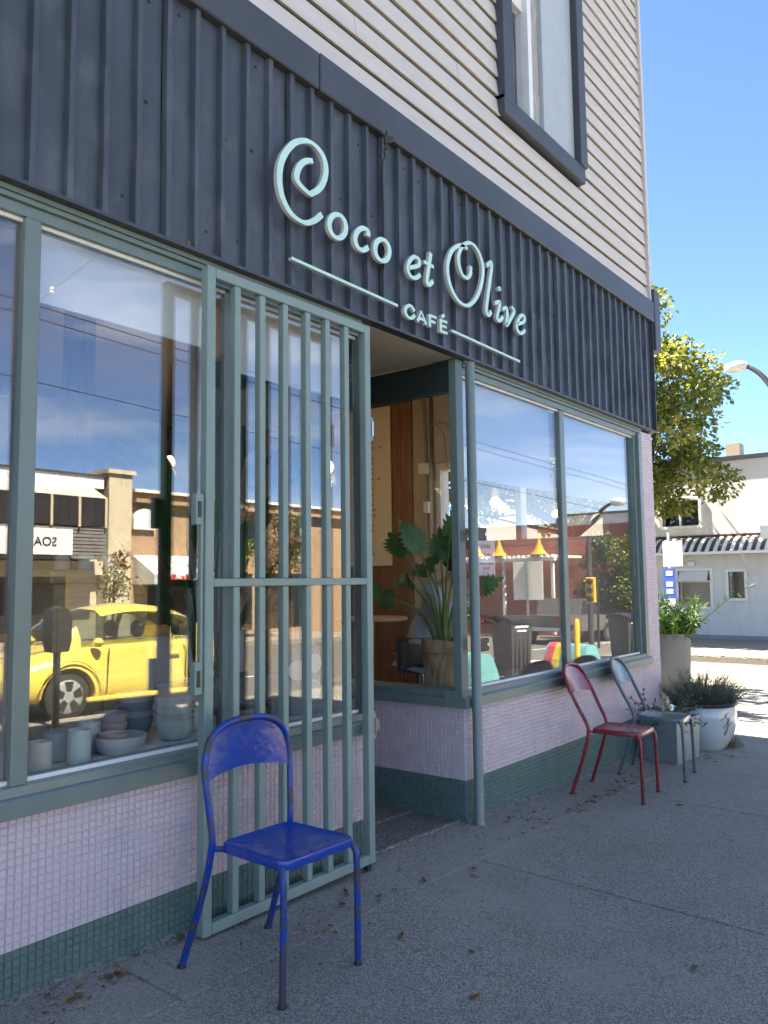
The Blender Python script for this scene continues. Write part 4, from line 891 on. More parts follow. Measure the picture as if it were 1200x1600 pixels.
# ------------------------------------------------------------------ yellow car parked along the kerb
M_carglass = glassmat('car_glass', 1.7, (.62, .68, .66))
def yellow_car():
    ox, oy = 5.69, -7.0     # front wheel x, near side plane
    t = empty('yellow_car', (ox+1.25, -7.85, RD(ox+1.25, -7.85)), 0, 'bright yellow rounded two door car parked along the kerb', 'car'); t.rotation_euler = (.02, .0286, 0)
    # profile of New-style rounded coupe, x from nose (-) to tail (+), local origin mid wheelbase
    lower = [(-2.02, .34, .52), (-1.95, .28, .66), (-1.75, .24, .78), (-1.25, .22, .84), (-.6, .20, .84), (0, .20, .84), (.6, .20, .84), (1.25, .22, .84), (1.75, .26, .78), (1.95, .32, .66), (2.04, .40, .5)]
    belt = [(-2.02, .48), (-1.95, .60), (-1.75, .74), (-1.4, .84), (-1.0, .90), (-.6, .93), (0, .95), (.6, .97), (1.0, .96), (1.4, .92), (1.75, .82), (1.95, .66), (2.04, .54)]
    def itp(tab, x, c=1):
        for a, b in zip(tab[:-1], tab[1:]):
            if a[0] <= x <= b[0]: f_ = (x-a[0])/(b[0]-a[0]); return a[c]+(b[c]-a[c])*f_
        return tab[0][c] if x < tab[0][0] else tab[-1][c]
    def roof(x):  # semicircular roof arc
        c, r_, h = .0, 1.30, .62
        q_ = 1-((x-c)/r_)**2; return .90+h*math.sqrt(q_)*(1 if q_ > 0 else 0) if q_ > 0 else 0
    q = MB(); xs = [-2.02+4.06*k/44 for k in range(45)]; n = 15; vs = []
    for x in xs:
        zb, hw, zl = itp(lower, x), itp(lower, x, 2), itp(belt, x)
        fl = .0+.055*(math.exp(-((x+1.25)/.36)**2)+math.exp(-((x-1.25)/.38)**2))
        sec = [(-hw+.06, zb), (-hw-.0-fl, zb+.06), (-hw-.015-fl, zb+.2), (-hw-fl*.9, zb+.36 if zb+.36 < zl else (zb+zl)/2), (-hw+.03-fl*.3, zl-.05), (-hw+.10, zl), (-hw*.5, zl+.05), (0, zl+.065)]
        sec += [(-a, b) for a, b in sec[::-1][1:]]
        vs += [(x, a, b) for a, b in sec]
    fs = [(i*n+j, i*n+j+1, (i+1)*n+j+1, (i+1)*n+j) for i in range(len(xs)-1) for j in range(n-1)]+[(i*n+n-1, i*n, (i+1)*n, (i+1)*n+n-1) for i in range(len(xs)-1)]+[tuple(range(n)), tuple(range((len(xs)-1)*n, len(xs)*n))]
    q.add(vs, fs); M_y = mat('yellow_car_paint', (.70, .54, .10), .22, var=.02, coat=.8); body = q.build('body', M_y, t, 45)
    # wheel wells cut as dark discs slightly proud of the flank, then wheels
    cut = []
    for x in (-1.255, 1.255):
        for s in (-1, 1):
            c = MB(); m_ = []
            c.tube([(x, s*.45, .30), (x, s*1.05, .30)], .365, 28); co = c.build('cutter', M_black); cut.append(co)
    for co in cut:
        md = body.modifiers.new('well', 'BOOLEAN'); md.operation = 'DIFFERENCE'; md.object = co; md.solver = 'EXACT'; co.parent = t
    dg = bpy.context.evaluated_depsgraph_get(); dg.update(); me = bpy.data.meshes.new_from_object(body.evaluated_get(dg)); body.modifiers.clear(); body.data = me; me.materials.clear(); me.materials.append(M_y)
    for co in cut: bpy.data.objects.remove(co)
    # greenhouse
    q = MB(); vs = []; xs = [-1.20+2.38*k/26 for k in range(27)]; n = 9
    for x in xs:
        zl = itp(belt, x)-.06; zr = max(zl+.02, roof(x)); h = zr-zl
        sec = [(-.70, zl), (-.66, zl+h*.45), (-.56, zl+h*.80), (-.40, zl+h*.95), (0, zr), (.40, zl+h*.95), (.56, zl+h*.80), (.66, zl+h*.45), (.70, zl)]
        vs += [(x, a, b) for a, b in sec]
    fs = [(i*n+j, i*n+j+1, (i+1)*n+j+1, (i+1)*n+j) for i in range(26) for j in range(n-1)]
    gl, rf = [], []
    for i in range(26):
        x = (xs[i]+xs[i+1])/2
        for j in range(n-1):
            z = sum(vs[q_][2] for q_ in (i*n+j, i*n+j+1, (i+1)*n+j+1, (i+1)*n+j))/4; zr = roof(x)
            side = j in (0, 1, 6, 7)
            if side: (gl if -1.0 < x < .92 and z < zr-.075 and abs(x-.40) > .05 else rf).append((i, j))
            else: (gl if (x < -.62) or (x > .78) else rf).append((i, j))
    for lst, m_, nm in ((rf, M_y, 'roof_panel'), (gl, M_carglass, 'window_glass')):
        q = MB(); q.add(vs, [(i*n+j, i*n+j+1, (i+1)*n+j+1, (i+1)*n+j) for i, j in lst]); q.build(nm, m_, t, 60)
    # wheels
    M_tyre = mat('tyre', (.02, .02, .02), .8); M_rim = mat('silver_hub', (.50, .50, .50), .35, .5)
    for x in (-1.255, 1.255):
        for s in (-1, 1):
            wl = MB(); wl.tube([(x, s*.62, .30), (x, s*.64, .30), (x, s*.80, .30), (x, s*.815, .30)], [.28, .31, .31, .28], 28); wv_ = wl.build('wheel', M_tyre, t, True)
            rb = MB(); rb.lathe([(0, .02), (.05, .025), (.19, .012), (.215, .0), (.215, -.02)], n=28); rb.v = [(x+v[0], s*(.815+v[2]), .30+v[1]) for v in rb.v]; rb.build('rim', M_rim, wv_, True)
            for k in range(5):
                a = 2*math.pi*k/5+.3; sp = MB(); c, d_ = math.cos(a), math.sin(a)
                p0 = Vector((c, 0, d_)); pr_ = Vector((-d_, 0, c)); vs_ = []
                for (r_, w_) in ((.07, .035), (.19, .06)):
                    for sg_ in (-1, 1): vs_.append(Vector((x, s*.843, .30))+p0*r_+pr_*w_*sg_)
                sp.add([tuple(v) for v in vs_]+[(v.x, v.y-s*.02, v.z) for v in vs_], [(0, 1, 3, 2), (0, 2, 6, 4), (1, 5, 7, 3), (2, 3, 7, 6), (0, 4, 5, 1)]); sp.build('spoke', M_dark, wv_)
    for s in (-1, 1):
        q = MB(); q.lathe([(.0, .04), (.08, .035), (.105, .0)], n=18); q.v = [(-1.88-v[2], s*.52+v[0], .66+v[1]) for v in q.v]; q.build('headlight', M_glaze, t, True)
        q = MB(); q.lathe([(.0, .03), (.07, .02), (.085, .0)], n=18); q.v = [(1.93+v[2], s*.5+v[0], .66+v[1]) for v in q.v]; q.build('tail_light', mat('tail_red', (.5, .02, .02), .3), t, True)
        q = MB(); q.box(-.96, -.82, min(s*.80, s*.98), max(s*.80, s*.98), .92, 1.04, bev=.05); q.build('mirror', M_y, t, True)
        q = MB(); q.box(.30, .48, min(s*.845, s*.875), max(s*.845, s*.875), .76, .80, bev=.012); q.build('door_handle', M_y, t)
        q = MB(); q.tube([(-.72, s*.858, .30), (-.70, s*.858, .82), (-.66, s*.80, .90)], .009, 5); q.tube([(.56, s*.86, .30), (.58, s*.862, .80), (.56, s*.80, .92)], .006, 5); q.build('door_seam', M_dark, t)
        q = MB(); q.box(-1.0, 1.0, min(s*.80, s*.875), max(s*.80, s*.875), .20, .27, bev=.02); q.build('sill_strip', M_y, t)
    for s in (-1, 1):
        q = MB(); q.tube(cr_spline([(-1.08, s*.735, .86), (-.6, s*.745, .905), (0, s*.75, .925), (.6, s*.745, .935), (.98, s*.735, .93)], 4), .012, 6); q.build('window_trim', M_black, t, True)
        for xw in (-1.255, 1.255):
            q = MB(); q.tube([(xw+.44*math.cos(a), s*(.875+.02*math.sin(a)), .30+.46*math.sin(a)) for a in [R(k) for k in range(8, 173, 12)]], .012, 6); q.build('fender_lip', M_y, t, True)
    q = MB(); q.tube(cr_spline([(-1.0, -.62, .935), (-1.35, -.55, .90), (-1.75, -.40, .815), (-1.86, 0, .79), (-1.75, .40, .815), (-1.35, .55, .90), (-1.0, .62, .935)], 4), .007, 5); q.build('bonnet_seam', M_dark, t)
    q = MB(); q.tube([(.55, .2, 1.46), (.95, .2, 1.85)], .006, 5); q.build('aerial', M_black, t)
    q = MB(); q.box(-2.13, -2.10, -.26, .26, .36, .48); q.build('number_plate', M_white, t)
    for s in (-.35, .35):
        q = MB(); q.box(.02, .16, s-.13, s+.13, 1.02, 1.26, bev=.06); q.build('headrest', M_black, t, True); q = MB(); q.box(-.05, .14, s-.22, s+.22, .45, 1.0, bev=.07); q.build('front_seat', M_black, t, True)
    q = MB(); q.tube([(-2.06, -.5, .42), (-2.10, 0, .42), (-2.06, .5, .42)], .05, 8); q.tube([(2.07, -.5, .44), (2.11, 0, .44), (2.07, .5, .44)], .05, 8); q.build('bumper', M_y, t, True)
yellow_car()
# parking meter at the kerb
pm = empty('parking_meter', (4.72, -5.62, G(4.72, -5.6)), 0, 'dark parking meter on a post by the kerb beside the yellow car', 'parking meter')
q = MB(); q.lathe([(.09, 0), (.09, .02), (.04, .03), (.04, .82)], n=14); q.build('post', M_black, pm, True)
q = MB(); q.prism([(-.13, .80), (.13, .80), (.17, .95), (.17, 1.22), (.12, 1.34), (0, 1.39), (-.12, 1.34), (-.17, 1.22), (-.17, .95)], 'y', -.09, .09); q.v = [(v[0]*.72, v[1], .8+(v[2]-.8)*.85) for v in q.v]; q.build('meter_head', M_black, pm, 30)
q = MB(); q.box(-.07, .07, -.10, -.0905, 1.02, 1.16); q.build('meter_window', M_glaze, pm)

# ------------------------------------------------------------------ far corner, seen mirrored in the right panes
RX = 35.0
M_red = mat('red_brick_paint', (.34, .115, .085), .8, var=.12, vscale=3, bump=.1, bscale=12)
rb_ = empty('red_building', (RX, -15, -1.1), 0, 'single storey red brick building with white parapet across the junction', 'building'); ro = (RX, -15, -1.1)
S(rb_, ro, 'wall', M_red, (RX, RX+10, -26, -10, -1.3, 3.9)); S(rb_, ro, 'parapet', M_white, (RX-.05, RX+10, -14.4, -9.9, 3.901, 4.35)); S(rb_, ro, 'coping', M_trim, (RX-.1, RX+10.1, -26.1, -14.41, 3.901, 4.05)); S(rb_, ro, 'coping', M_trim, (RX-.12, RX+10, -14.4, -9.8, 4.351, 4.45))
for (a, b) in ((-25, -22.5), (-21.5, -19.4), (-12.6, -11.2)): S(rb_, ro, 'window', M_win, (RX-.06, RX-.002, a, b, .0, 1.7))
pg = empty('slatted_pergola', (RX-1.6, -15.6, -1.0), 0, 'white slatted pergola in front of the red brick building', 'pergola'); po = (RX-1.6, -15.6, -1.0)
for y in (-18, -15.7, -13.3): S(pg, po, 'post', M_white, (RX-3, RX-2.88, y, y+.12, -1, 2.2))
S(pg, po, 'beam', M_white, (RX-3.05, RX-2.83, -18.2, -13.1, 2.201, 2.36))
for k in range(22): S(pg, po, 'slat', M_white, (RX-3.2, RX-.05, -18.2+k*.235, -18.1+k*.235, 2.37, 2.47))
M_or = mat('orange_canvas', (.75, .30, .02), .7)
for (y, z) in ((-17.1, 2.5), (-15.9, 2.5), (-13.9, 2.5)):
    q = MB(); q.lathe([(.38, 0), (.20, .2), (.09, .5), (.02, .9), (0, .95)], (RX-2.9, y, z), 16); tag(q.build('canvas_peak', M_or, None, True), 'pointed orange canvas peak above the white slatted pergola', 'canopy', 'orange peaks over the pergola')
q = MB(); q.lathe([(0, .9), (.6, .7), (1.8, .0), (1.8, -.12)], (RX-4.0, -19.3, 1.9), 4); tag(q.build('blue_canopy', mat('blue_tarp', (.05, .15, .62), .6)), 'blue tent canopy beside the white slatted pergola', 'canopy')
for i, (a, b, h, s) in enumerate(((33, -11.0, 4.4, 1.5), (31.6, -20.6, 2.6, 1.5), (46, -19, 6.5, 3.0), (31.8, -18.8, 1.8, 1.2))):
    tree('leafy_tree', (a, b, G(a, -10)-.1), ('dark green conical street tree at the junction corner', 'round green shrub tree beside the blue canopy', 'large green tree rising behind the red building', 'low green bushy tree below the blue canopy')[i], h*.35, (h*.62, s, s, h*.42), 44, 5200, .17, [M_leaf, M_leafd], 8, tr=.1, clr=.5*s/1.3)
lamp((27, -9.3, RD(27, -10)), 5.2, 1.15, 1, 'dark curved street lamp across the junction by the traffic light', 'cobra')
tl = empty('traffic_light', (26.5, -9.0, RD(26.5, -9)), 0, 'yellow traffic light on a dark pole at the junction', 'traffic light')
q = MB(); q.tube([(0, .2, 0), (0, .2, 2.6)], .05, 8); q.build('pole', M_dark, tl); hd = MB(); hd.box(-.16, .12, -.17, .17, 1.55, 2.45, bev=.03); h_ = hd.build('signal_head', mat('signal_yellow', (.70, .42, .03), .5), tl)
for z in (1.7, 2.0, 2.3):
    q = MB(); q.lathe([(.0, .0), (.10, .005), (.10, .12)], n=14); q.v = [(-.16-v[2], v[0], z+v[1]) for v in q.v]; q.build('lens_hood', M_black, h_, True)
sb2 = empty('street_sign', (19, -7.5, RD(19, -7.5)), 0, 'square white sign on a grey pole seen from behind at the crossing', 'sign')
q = MB(); q.tube([(0, 0, 0), (0, 0, 2.7)], .035, 8); q.build('pole', M_steel, sb2); q = MB(); q.box(.04, .06, -.43, .43, 1.6, 2.6, bev=.005); q.build('plate', M_signw, sb2)
def bin_(x, y, label):
    t = empty('waste_bin', (x, y, G(x, y)), R(20), label, 'bin'); q = MB(); t0 = [(-.24, -.27), (.24, -.27), (.24, .27), (-.24, .27)]
    q.add([(a*.85, b*.82, .06) for a, b in t0]+[(a, b, .98) for a, b in t0], [(3, 2, 1, 0), (4, 5, 6, 7)]+[(i, (i+1) % 4, 4+(i+1) % 4, 4+i) for i in range(4)]); bd_ = q.build('tub', mat('charcoal_bin', (.045, .047, .05), .5, var=.15), t)
    for k in (-.14, -.05, .05, .14):
        q = MB(); q.box(k-.012, k+.012, .24, .262, .15, .85); q.build('rib', M_black, bd_)
    q = MB(); q.prism([(-.30, .99), (.30, .99), (.30, 1.04), (.1, 1.10), (-.2, 1.10), (-.30, 1.04)], 'x', -.27, .27); q.v = [(v[0], v[1], v[2]) for v in q.v]; q.build('lid', M_black, t)
    for s in (-1, 1):
        q = MB(); q.tube([(s*.22, -.26, .11), (s*.27, -.26, .11)], .11, 18); q.build('wheel', M_black, t, True)
    q = MB()
    for k, (wd, zz) in enumerate(((.30, .90), (.20, .83))): q.box(-wd/2, wd/2, .268, .272, zz, zz+.035)
    q.build('print', M_white, t)
    return t
bin_(12.5, -4.35, 'wheeled grey waste bin standing beside the painted barrier'); bin_(16.1, -3.7, 'wheeled grey waste bin at the corner of the sidewalk')
def barrier(x, y, label):
    t = empty('painted_barrier', (x, y, G(x, y)), R(-72), label, 'barrier'); q = MB(); prof = [(-.30, 0), (.30, 0), (.26, .18), (.16, .42), (.08, .50), (-.08, .50), (-.16, .42), (-.26, .18)]
    q.prism(prof, 'x', -.55, .55); q.build('block', mat('teal_barrier', (.13, .36, .38), .6, var=.1), t, 30)
    q = MB(); q.prism([(a*1.02, b*1.015+.001) for a, b in prof], 'x', .12, .30); q.build('yellow_band', mat('yellow_barrier', (.75, .55, .04), .6), t); q = MB(); q.prism([(a*1.02, b*1.015+.001) for a, b in prof], 'x', .301, .50); q.build('red_band', mat('pink_barrier', (.60, .08, .12), .6), t)
barrier(11.5, -4.7, 'teal concrete barrier with yellow and pink bands next to the bin'); barrier(15.4, -4.6, 'teal concrete barrier with yellow and pink bands near the yellow bollard')
q = MB(); q.lathe([(.055, 0), (.055, .95), (.04, 1.0), (0, 1.02)], (0, 0, 0), 14); o = q.build('bollard', mat('bollard_yellow', (.75, .45, .03), .5), None, True); o.location = (14.8, -4.2, G(14.8, -4.2)); tag(o, 'yellow steel bollard near the sidewalk corner', 'bollard')
pk = empty('pickup_truck', (30, -11.6, RD(30, -10)), 0, 'dark grey pickup truck driving on the road past the red building', 'truck'); pk.rotation_euler = (0, .0286, 0)
M_tr = mat('truck_grey', (.10, .095, .09), .3, var=.05, coat=.5)
q = MB(); q.prism([(-2.6, .5), (2.5, .45), (2.62, .6), (2.6, .95), (1.35, 1.10), (.85, 1.12), (.35, 1.72), (-.75, 1.74), (-.95, 1.1), (-2.6, 1.08)], 'y', -.92, .92); q.build('body', M_tr, pk)
for s in (-1, 1):
    q = MB(); q.prism([(.78, 1.13), (.33, 1.66), (-.15, 1.67), (-.15, 1.13)], 'y', s*.921, s*.93); q.build('side_window', M_win, pk); q = MB(); q.prism([(-.22, 1.13), (-.22, 1.67), (-.70, 1.67), (-.86, 1.13)], 'y', s*.921, s*.93); q.build('side_window', M_win, pk)
    for x in (-1.65, 1.65):
        q = MB(); q.tube([(x, s*.72, .38), (x, s*.95, .38)], .38, 20); wv_ = q.build('wheel', M_black, pk, True); q = MB(); q.tube([(x, s*.951, .38), (x, s*.96, .38)], .2, 16); q.build('rim', M_steel, wv_)
    q = MB(); q.box(-2.63, -2.601, s*.78-.08, s*.78+.08, .75, 1.0); q.build('tail_light', MATS['tail_red'], pk)
q = MB(); q.box(-2.72, -2.605, -.9, .9, .5, .66, bev=.02); q.build('bumper', M_steel, pk)
# ------------------------------------------------------------------ writing helper
def text_mesh(name, body, size, m, parent, loc, rot, extrude=.0008, align='LEFT'):
    c = bpy.data.curves.new(name, 'FONT'); c.body = body; c.size = size; c.extrude = extrude; c.align_x = align
    o = bpy.data.objects.new(name, c); COL.objects.link(o); d = bpy.context.evaluated_depsgraph_get(); d.update()
    me = bpy.data.meshes.new_from_object(o.evaluated_get(d)); bpy.data.objects.remove(o)
    me.materials.clear(); me.materials.append(m); o = bpy.data.objects.new(name, me); COL.objects.link(o); o.parent = parent; o.location = loc; o.rotation_euler = rot
    return o
FRONT = (math.pi/2, 0, 0)
hs = empty('hours_notice', (4.375, .0600, 1.385), 0, 'white paper notice of opening hours taped inside the right window', 'notice')
q = MB(); q.box(-.112, .112, -.0015, .0, 0, .222); q.build('paper', mat('paper', (.72, .78, .80), .8, var=.03), hs)
M_ink = mat('ink', (.06, .06, .07), .8)
for s, z, sz, m_ in (('HOURS', .172, .034, mat('brown_ink', (.25, .13, .06), .8)), ('TUESDAY - FRIDAY', .126, .019, M_ink), ('8:30AM - 3PM', .098, .017, M_ink), ('SATURDAY & SUNDAY', .068, .019, M_ink), ('9AM - 3PM', .040, .017, M_ink)):
    text_mesh('printed_line', s, sz, m_, hs, (0, -.0022, z), FRONT, .0003, 'CENTER')
# loose cable knotted on the fascia
q = MB(); q.tube(cr_spline([(3.215, -.075, 3.72), (3.235, -.09, 3.70), (3.21, -.085, 3.675), (3.24, -.075, 3.66), (3.205, -.08, 3.63), (3.225, -.07, 3.61), (3.218, -.055, 3.55), (3.222, -.054, 3.3), (3.219, -.054, 3.0)], 5), .006, 6)
for k in range(5): a = random.uniform(0, 6); q.tube(cr_spline([(3.22, -.08, 3.70), (3.22+.035*math.cos(a), -.10, 3.70+.03*math.sin(a)), (3.22+.02*math.cos(a+1), -.085, 3.66+.03*math.sin(a+1))], 4), .007, 6)
tag(q.build('cable_bundle', M_black, None, True), 'black cable knotted below the trim and hanging over the ribbed fascia', 'cable')

# ------------------------------------------------------------------ pottery in the left window
LZ = .6985
def pot(kind, x, y, r, h, col, label, z=LZ, grp='pottery displayed on the window ledge'):
    nm = {'cup': 'cup', 'bowl': 'bowl', 'dish': 'dish'}[kind]
    prof = {'cup': [(.78*r, 0), (.97*r, .06*h), (r, .3*h), (r, .7*h), (.95*r, h), (.89*r, h), (.92*r, .6*h), (.86*r, .1*h), (0, .08*h)],
            'bowl': [(.55*r, 0), (.72*r, .10*h), (.90*r, .45*h), (r, h), (.95*r, h), (.84*r, .45*h), (.6*r, .14*h), (0, .12*h)],
            'dish': [(.6*r, 0), (.8*r, .15*h), (.96*r, .6*h), (r, h), (.965*r, h), (.9*r, .6*h), (.7*r, .2*h), (0, .18*h)]}[kind]
    q = MB(); q.lathe(prof, (0, 0, 0), 32); o = q.build(nm, mat('glaze_%d_%d' % (int(col[0]*100), int(col[2]*100)), col, .35, var=.06, vscale=20, bump=.03, bscale=60), None, True)
    o.location = (x, y, z); tag(o, label, nm, grp); return o
cel, sand, terra, grey, pale = (.55, .64, .58), (.64, .56, .45), (.68, .50, .40), (.50, .51, .47), (.68, .66, .60)
pot('cup', 1.515, .185, .040, .105, sand, 'sand coloured straight cup beside the green mullion')
pot('cup', 1.665, .185, .042, .125, cel, 'tall pale celadon cup between two other cups')
pot('cup', 1.640, .300, .045, .105, (.28, .34, .32), 'dark celadon cup standing behind the tall pale cup')
pot('cup', 1.80, .34, .045, .12, grey, 'grey stoneware cup behind the wide dish')
pot('dish', 1.865, .225, .100, .07, pale, 'wide pale dish with a terracotta bowl in it')
pot('bowl', 1.850, .240, .062, .06, terra, 'terracotta bowl sitting inside the wide pale dish', LZ+.018)
pot('bowl', 1.935, .40, .070, .055, terra, 'pink bowl, lower of two stacked behind the wide dish', LZ+.04); pot('bowl', 1.935, .40, .072, .055, (.50, .42, .36), 'pink bowl, upper of two stacked behind the wide dish', LZ+.075)
pot('dish', 1.935, .40, .075, .04, grey, 'grey dish carrying the two pink bowls')
def stack(x, y, r, n, cols, name):
    z = LZ; words = ['bottom', 'second', 'third', 'fourth', 'fifth', 'sixth']
    for k in range(n):
        h = .085 if k == 0 else .070; pot('bowl', x+random.uniform(-.002, .002), y, r*(1+.02*(k % 2)), h, cols[k % len(cols)], '%s bowl of the %s' % (words[k], name), z); z += .085-.045 if k == 0 else .038
stack(2.165, .285, .083, 5, [cel, grey, cel, pale, sand], 'round celadon bowl stack beside the gate latch')
stack(2.33, .40, .085, 5, [pale, pale, sand, pale, grey], 'cream bowl stack behind the gate')
stack(2.12, .50, .08, 4, [(.28, .33, .31), grey, (.28, .33, .31), grey], 'dark grey bowl stack behind the celadon stack')
# shop equipment deeper behind the glass
ct = empty('service_counter', (4.0, 3.2, -.06), 0, 'white service counter with wooden top inside the cafe', 'counter')
q = MB(); q.box(-1.3, .9, -.3, .3, 0, 1.0); q.build('cabinet', M_white, ct); q = MB(); q.box(-1.35, .95, -.36, .36, 1.001, 1.05, bev=.006); q.build('worktop', M_wood2, ct)
cb = empty('wooden_cabinet', (2.62, 1.75, -.06), 0, 'honey coloured wooden cabinet with panelled doors inside the cafe', 'cabinet')
q = MB(); q.box(-.3, .3, -.2, .2, 0, 1.42); q.build('carcass', M_wood2, cb); q = MB(); q.box(-.34, .34, -.24, .22, 1.421, 1.5, bev=.01); q.build('cornice', M_wood2, cb)
for x in (-.28, .01):
    q = MB(); q.box(x, x+.27, -.215, -.201, .1, 1.35, bev=.004); q.build('door', M_wood2, cb)
for k, x in enumerate((2.45, 2.6, 2.75)): pot('cup', x, 1.7, .045, .09, (sand, cel, pale)[k], ('sand coloured cup on the wooden cabinet', 'celadon cup on the wooden cabinet', 'pale cup on the wooden cabinet')[k], 1.4415)
dr = empty('coffee_urn', (2.98, .36, LZ), 0, 'grey round urn with white stickers standing in the window', 'urn')
q = MB(); q.lathe([(.14, 0), (.15, .02), (.15, .05), (.12, .06), (.125, .30), (.10, .34), (0, .35)], n=28); q.build('body', mat('urn_grey', (.17, .19, .21), .4, var=.1), dr, True)
for (a, z) in ((-2.3, .22), (-1.55, .25), (-1.6, .12)):
    q = MB(); q.tube([(.1245*math.cos(a), .1245*math.sin(a), z), (.128*math.cos(a), .128*math.sin(a), z)], .05, 18); q.build('sticker', M_white, dr)
pt = empty('black_trough', (2.62, .40, LZ), 0, 'black metal trough on short legs on the window ledge', 'trough')
q = MB(); q.box(-.2, .2, -.08, .08, .08, .22, bev=.012); q.build('tub', mat('trough_metal', (.06, .075, .09), .35, var=.2), pt)
for (x, y) in ((-.17, -.06), (.17, -.06), (.17, .06), (-.17, .06)):
    q = MB(); q.tube([(x, y, 0), (x, y, .08)], .008, 6); q.build('leg', M_black, pt)
# broad leaved plants behind the left window
def paddle(lf, c, d, L_, W_, droop=.4, slit=False):
    d = d.normalized(); side = d.cross(Vector((0, 0, 1))); side = side.normalized() if side.length > .01 else Vector((1, 0, 0)); n = 10; pts = []; p = c.copy(); dd = d.copy()
    vs = []
    for i in range(n+1):
        t = i/n; w_ = W_*math.sin(math.pi*min(1, (t*.93+.05)))**.75; up_ = side.cross(dd).normalized()
        for j, k in ((-1, .18), (-.5, .06), (0, 0), (.5, .06), (1, .18)): vs.append(p+side*j*w_+up_*k*w_*1.2+up_*random.uniform(-.004, .004))
        dd = (dd+Vector((0, 0, -droop/n))).normalized(); p = p+dd*L_/n
    lf.add(vs, [(i*5+j, i*5+j+1, (i+1)*5+j+1, (i+1)*5+j) for i in range(n) for j in range(4)])
def bigplant(name, loc, label, n, hmin, hmax, potr=.16):
    t = empty(name, loc, 0, label, 'plant'); st = MB(); lf = MB()
    q = MB(); q.lathe([(potr*.8, 0), (potr, .28), (potr*1.03, .30), (potr*.92, .30), (potr*.9, .25), (0, .25)], n=24); q.build('pot', mat('plant_pot', (.30, .28, .25), .7), t, True)
    for k in range(n):
        a = 6.28*k/n+random.uniform(-.3, .3); h = random.uniform(hmin, hmax); o_ = random.uniform(.1, .32); e = Vector((math.cos(a)*o_, math.sin(a)*o_, h))
        st.tube(cr_spline([(0, 0, .24), (math.cos(a)*o_*.3, math.sin(a)*o_*.3, h*.6), e], 4), [.012-.0007*i for i in range(9)], 6); paddle(lf, e, Vector((math.cos(a)*.55, math.sin(a)*.55, 1)), random.uniform(.45, .8), random.uniform(.08, .14), random.uniform(.2, .9))
    st.build('stems', M_leafd, t); lf.build('leaves', mat('glossy_leaf', (.035, .10, .025), .35, var=.3, vscale=5, trans=.2), t, True); return t
bigplant('banana_plant', (2.80, .86, -.06), 'tall broad leaved banana plant behind the gated window', 15, .9, 2.1)
bigplant('banana_plant', (3.35, 1.6, -.06), 'broad leaved banana plant beside the entrance door', 7, 1.1, 2.2)
# ------------------------------------------------------------------ window seat beyond the entrance glass
mb = empty('menu_board', (6.955, 3.35, 1.53), 0, 'tall plain wooden menu board with price columns on panelled wall', 'menu board')
q = MB(); q.box(-.022, 0, -.56, .65, 0, 1.78, bev=.003); q.build('board', mat('menu_ply', (.78, .66, .48), .6, var=.05, vscale=3, stretch=(6, 6, .4)), mb)
LEFT = (math.pi/2, 0, -math.pi/2)
rows = [(1.50, '2.50  3.00'), (1.44, '4.00  4.50'), (1.38, '      3.50'), (1.31, '2.50  4.75   .50'), (1.20, '      2.75'), (1.14, '      3.65'), (1.08, '      4.50'), (1.02, '      4.75'), (.96, '      4.80  1.00'), (.85, '      4.50'), (.79, '      5.00'), (.73, '      5.50'), (.67, '      5.50'), (.61, '4.00  4.50'), (.55, '4.00  4.50'), (.44, '      4.75'), (.38, '      5.25'), (.24, '      .50'), (.18, '      .75'), (.12, '      1.00')]
for z, s in rows: text_mesh('price_line', s, .042, M_ink, mb, (-.0228, -.18, z), LEFT, .0004)
text_mesh('menu_heading', 'Coffee', .06, M_ink, mb, (-.0228, .3, 1.62), LEFT, .0004)
tb = empty('bar_table', (5.95, 2.28, -.06), 0, 'round wooden bar table on a chrome leg inside the cafe', 'table')
q = MB(); q.lathe([(.33, 0), (.345, .008), (.345, .03), (.335, .038), (0, .038)], (0, 0, 1.045), 32); q.build('table_top', M_wood2, tb, True); q = MB(); q.lathe([(.22, 0), (.22, .012), (.03, .025), (.025, 1.045)], n=16); q.build('pedestal', M_steel, tb, True)
def lobed(lf, c, d, nrm, L_, lobes=5):
    d = d.normalized(); s = d.cross(nrm).normalized(); up_ = s.cross(d)
    vs = [c]; edge = []
    m_ = lobes*2+1
    for sd in (1, -1):
        for k in range(m_+1):
            t = k/m_; base_w = .42*math.sin(math.pi*(.16+.80*t))**.8; w_ = base_w*(1 if k % 2 else .48)
            fwd = t*.85+(.14 if k % 2 else 0); edge.append((sd, t, c+d*L_*(fwd-.12)+s*sd*w_*L_+up_*(.10*w_*L_-.22*L_*t*t)))
    mid = [c+d*L_*(k/m_)*.85-up_*.22*L_*(k/m_)**2 for k in range(m_+1)]; tip = c+d*L_-up_*.24*L_
    A = [e[2] for e in edge[:m_+1]]; B = [e[2] for e in edge[m_+1:]]
    b = len(lf.v); n = m_+1; allv = mid+A+B+[tip]
    lf.add(allv, [(i, n+i, n+i+1, i+1) for i in range(n-1)]+[(i+1, 2*n+i+1, 2*n+i, i) for i in range(n-1)]+[(n-1, 2*n-1, 3*n), (n-1, 3*n, 3*n-1)])
ph = empty('philodendron_plant', (4.30, .34, .656), 0, 'philodendron with deeply lobed leaves rising from the brown paper bag', 'plant')
st = MB(); lf = MB()
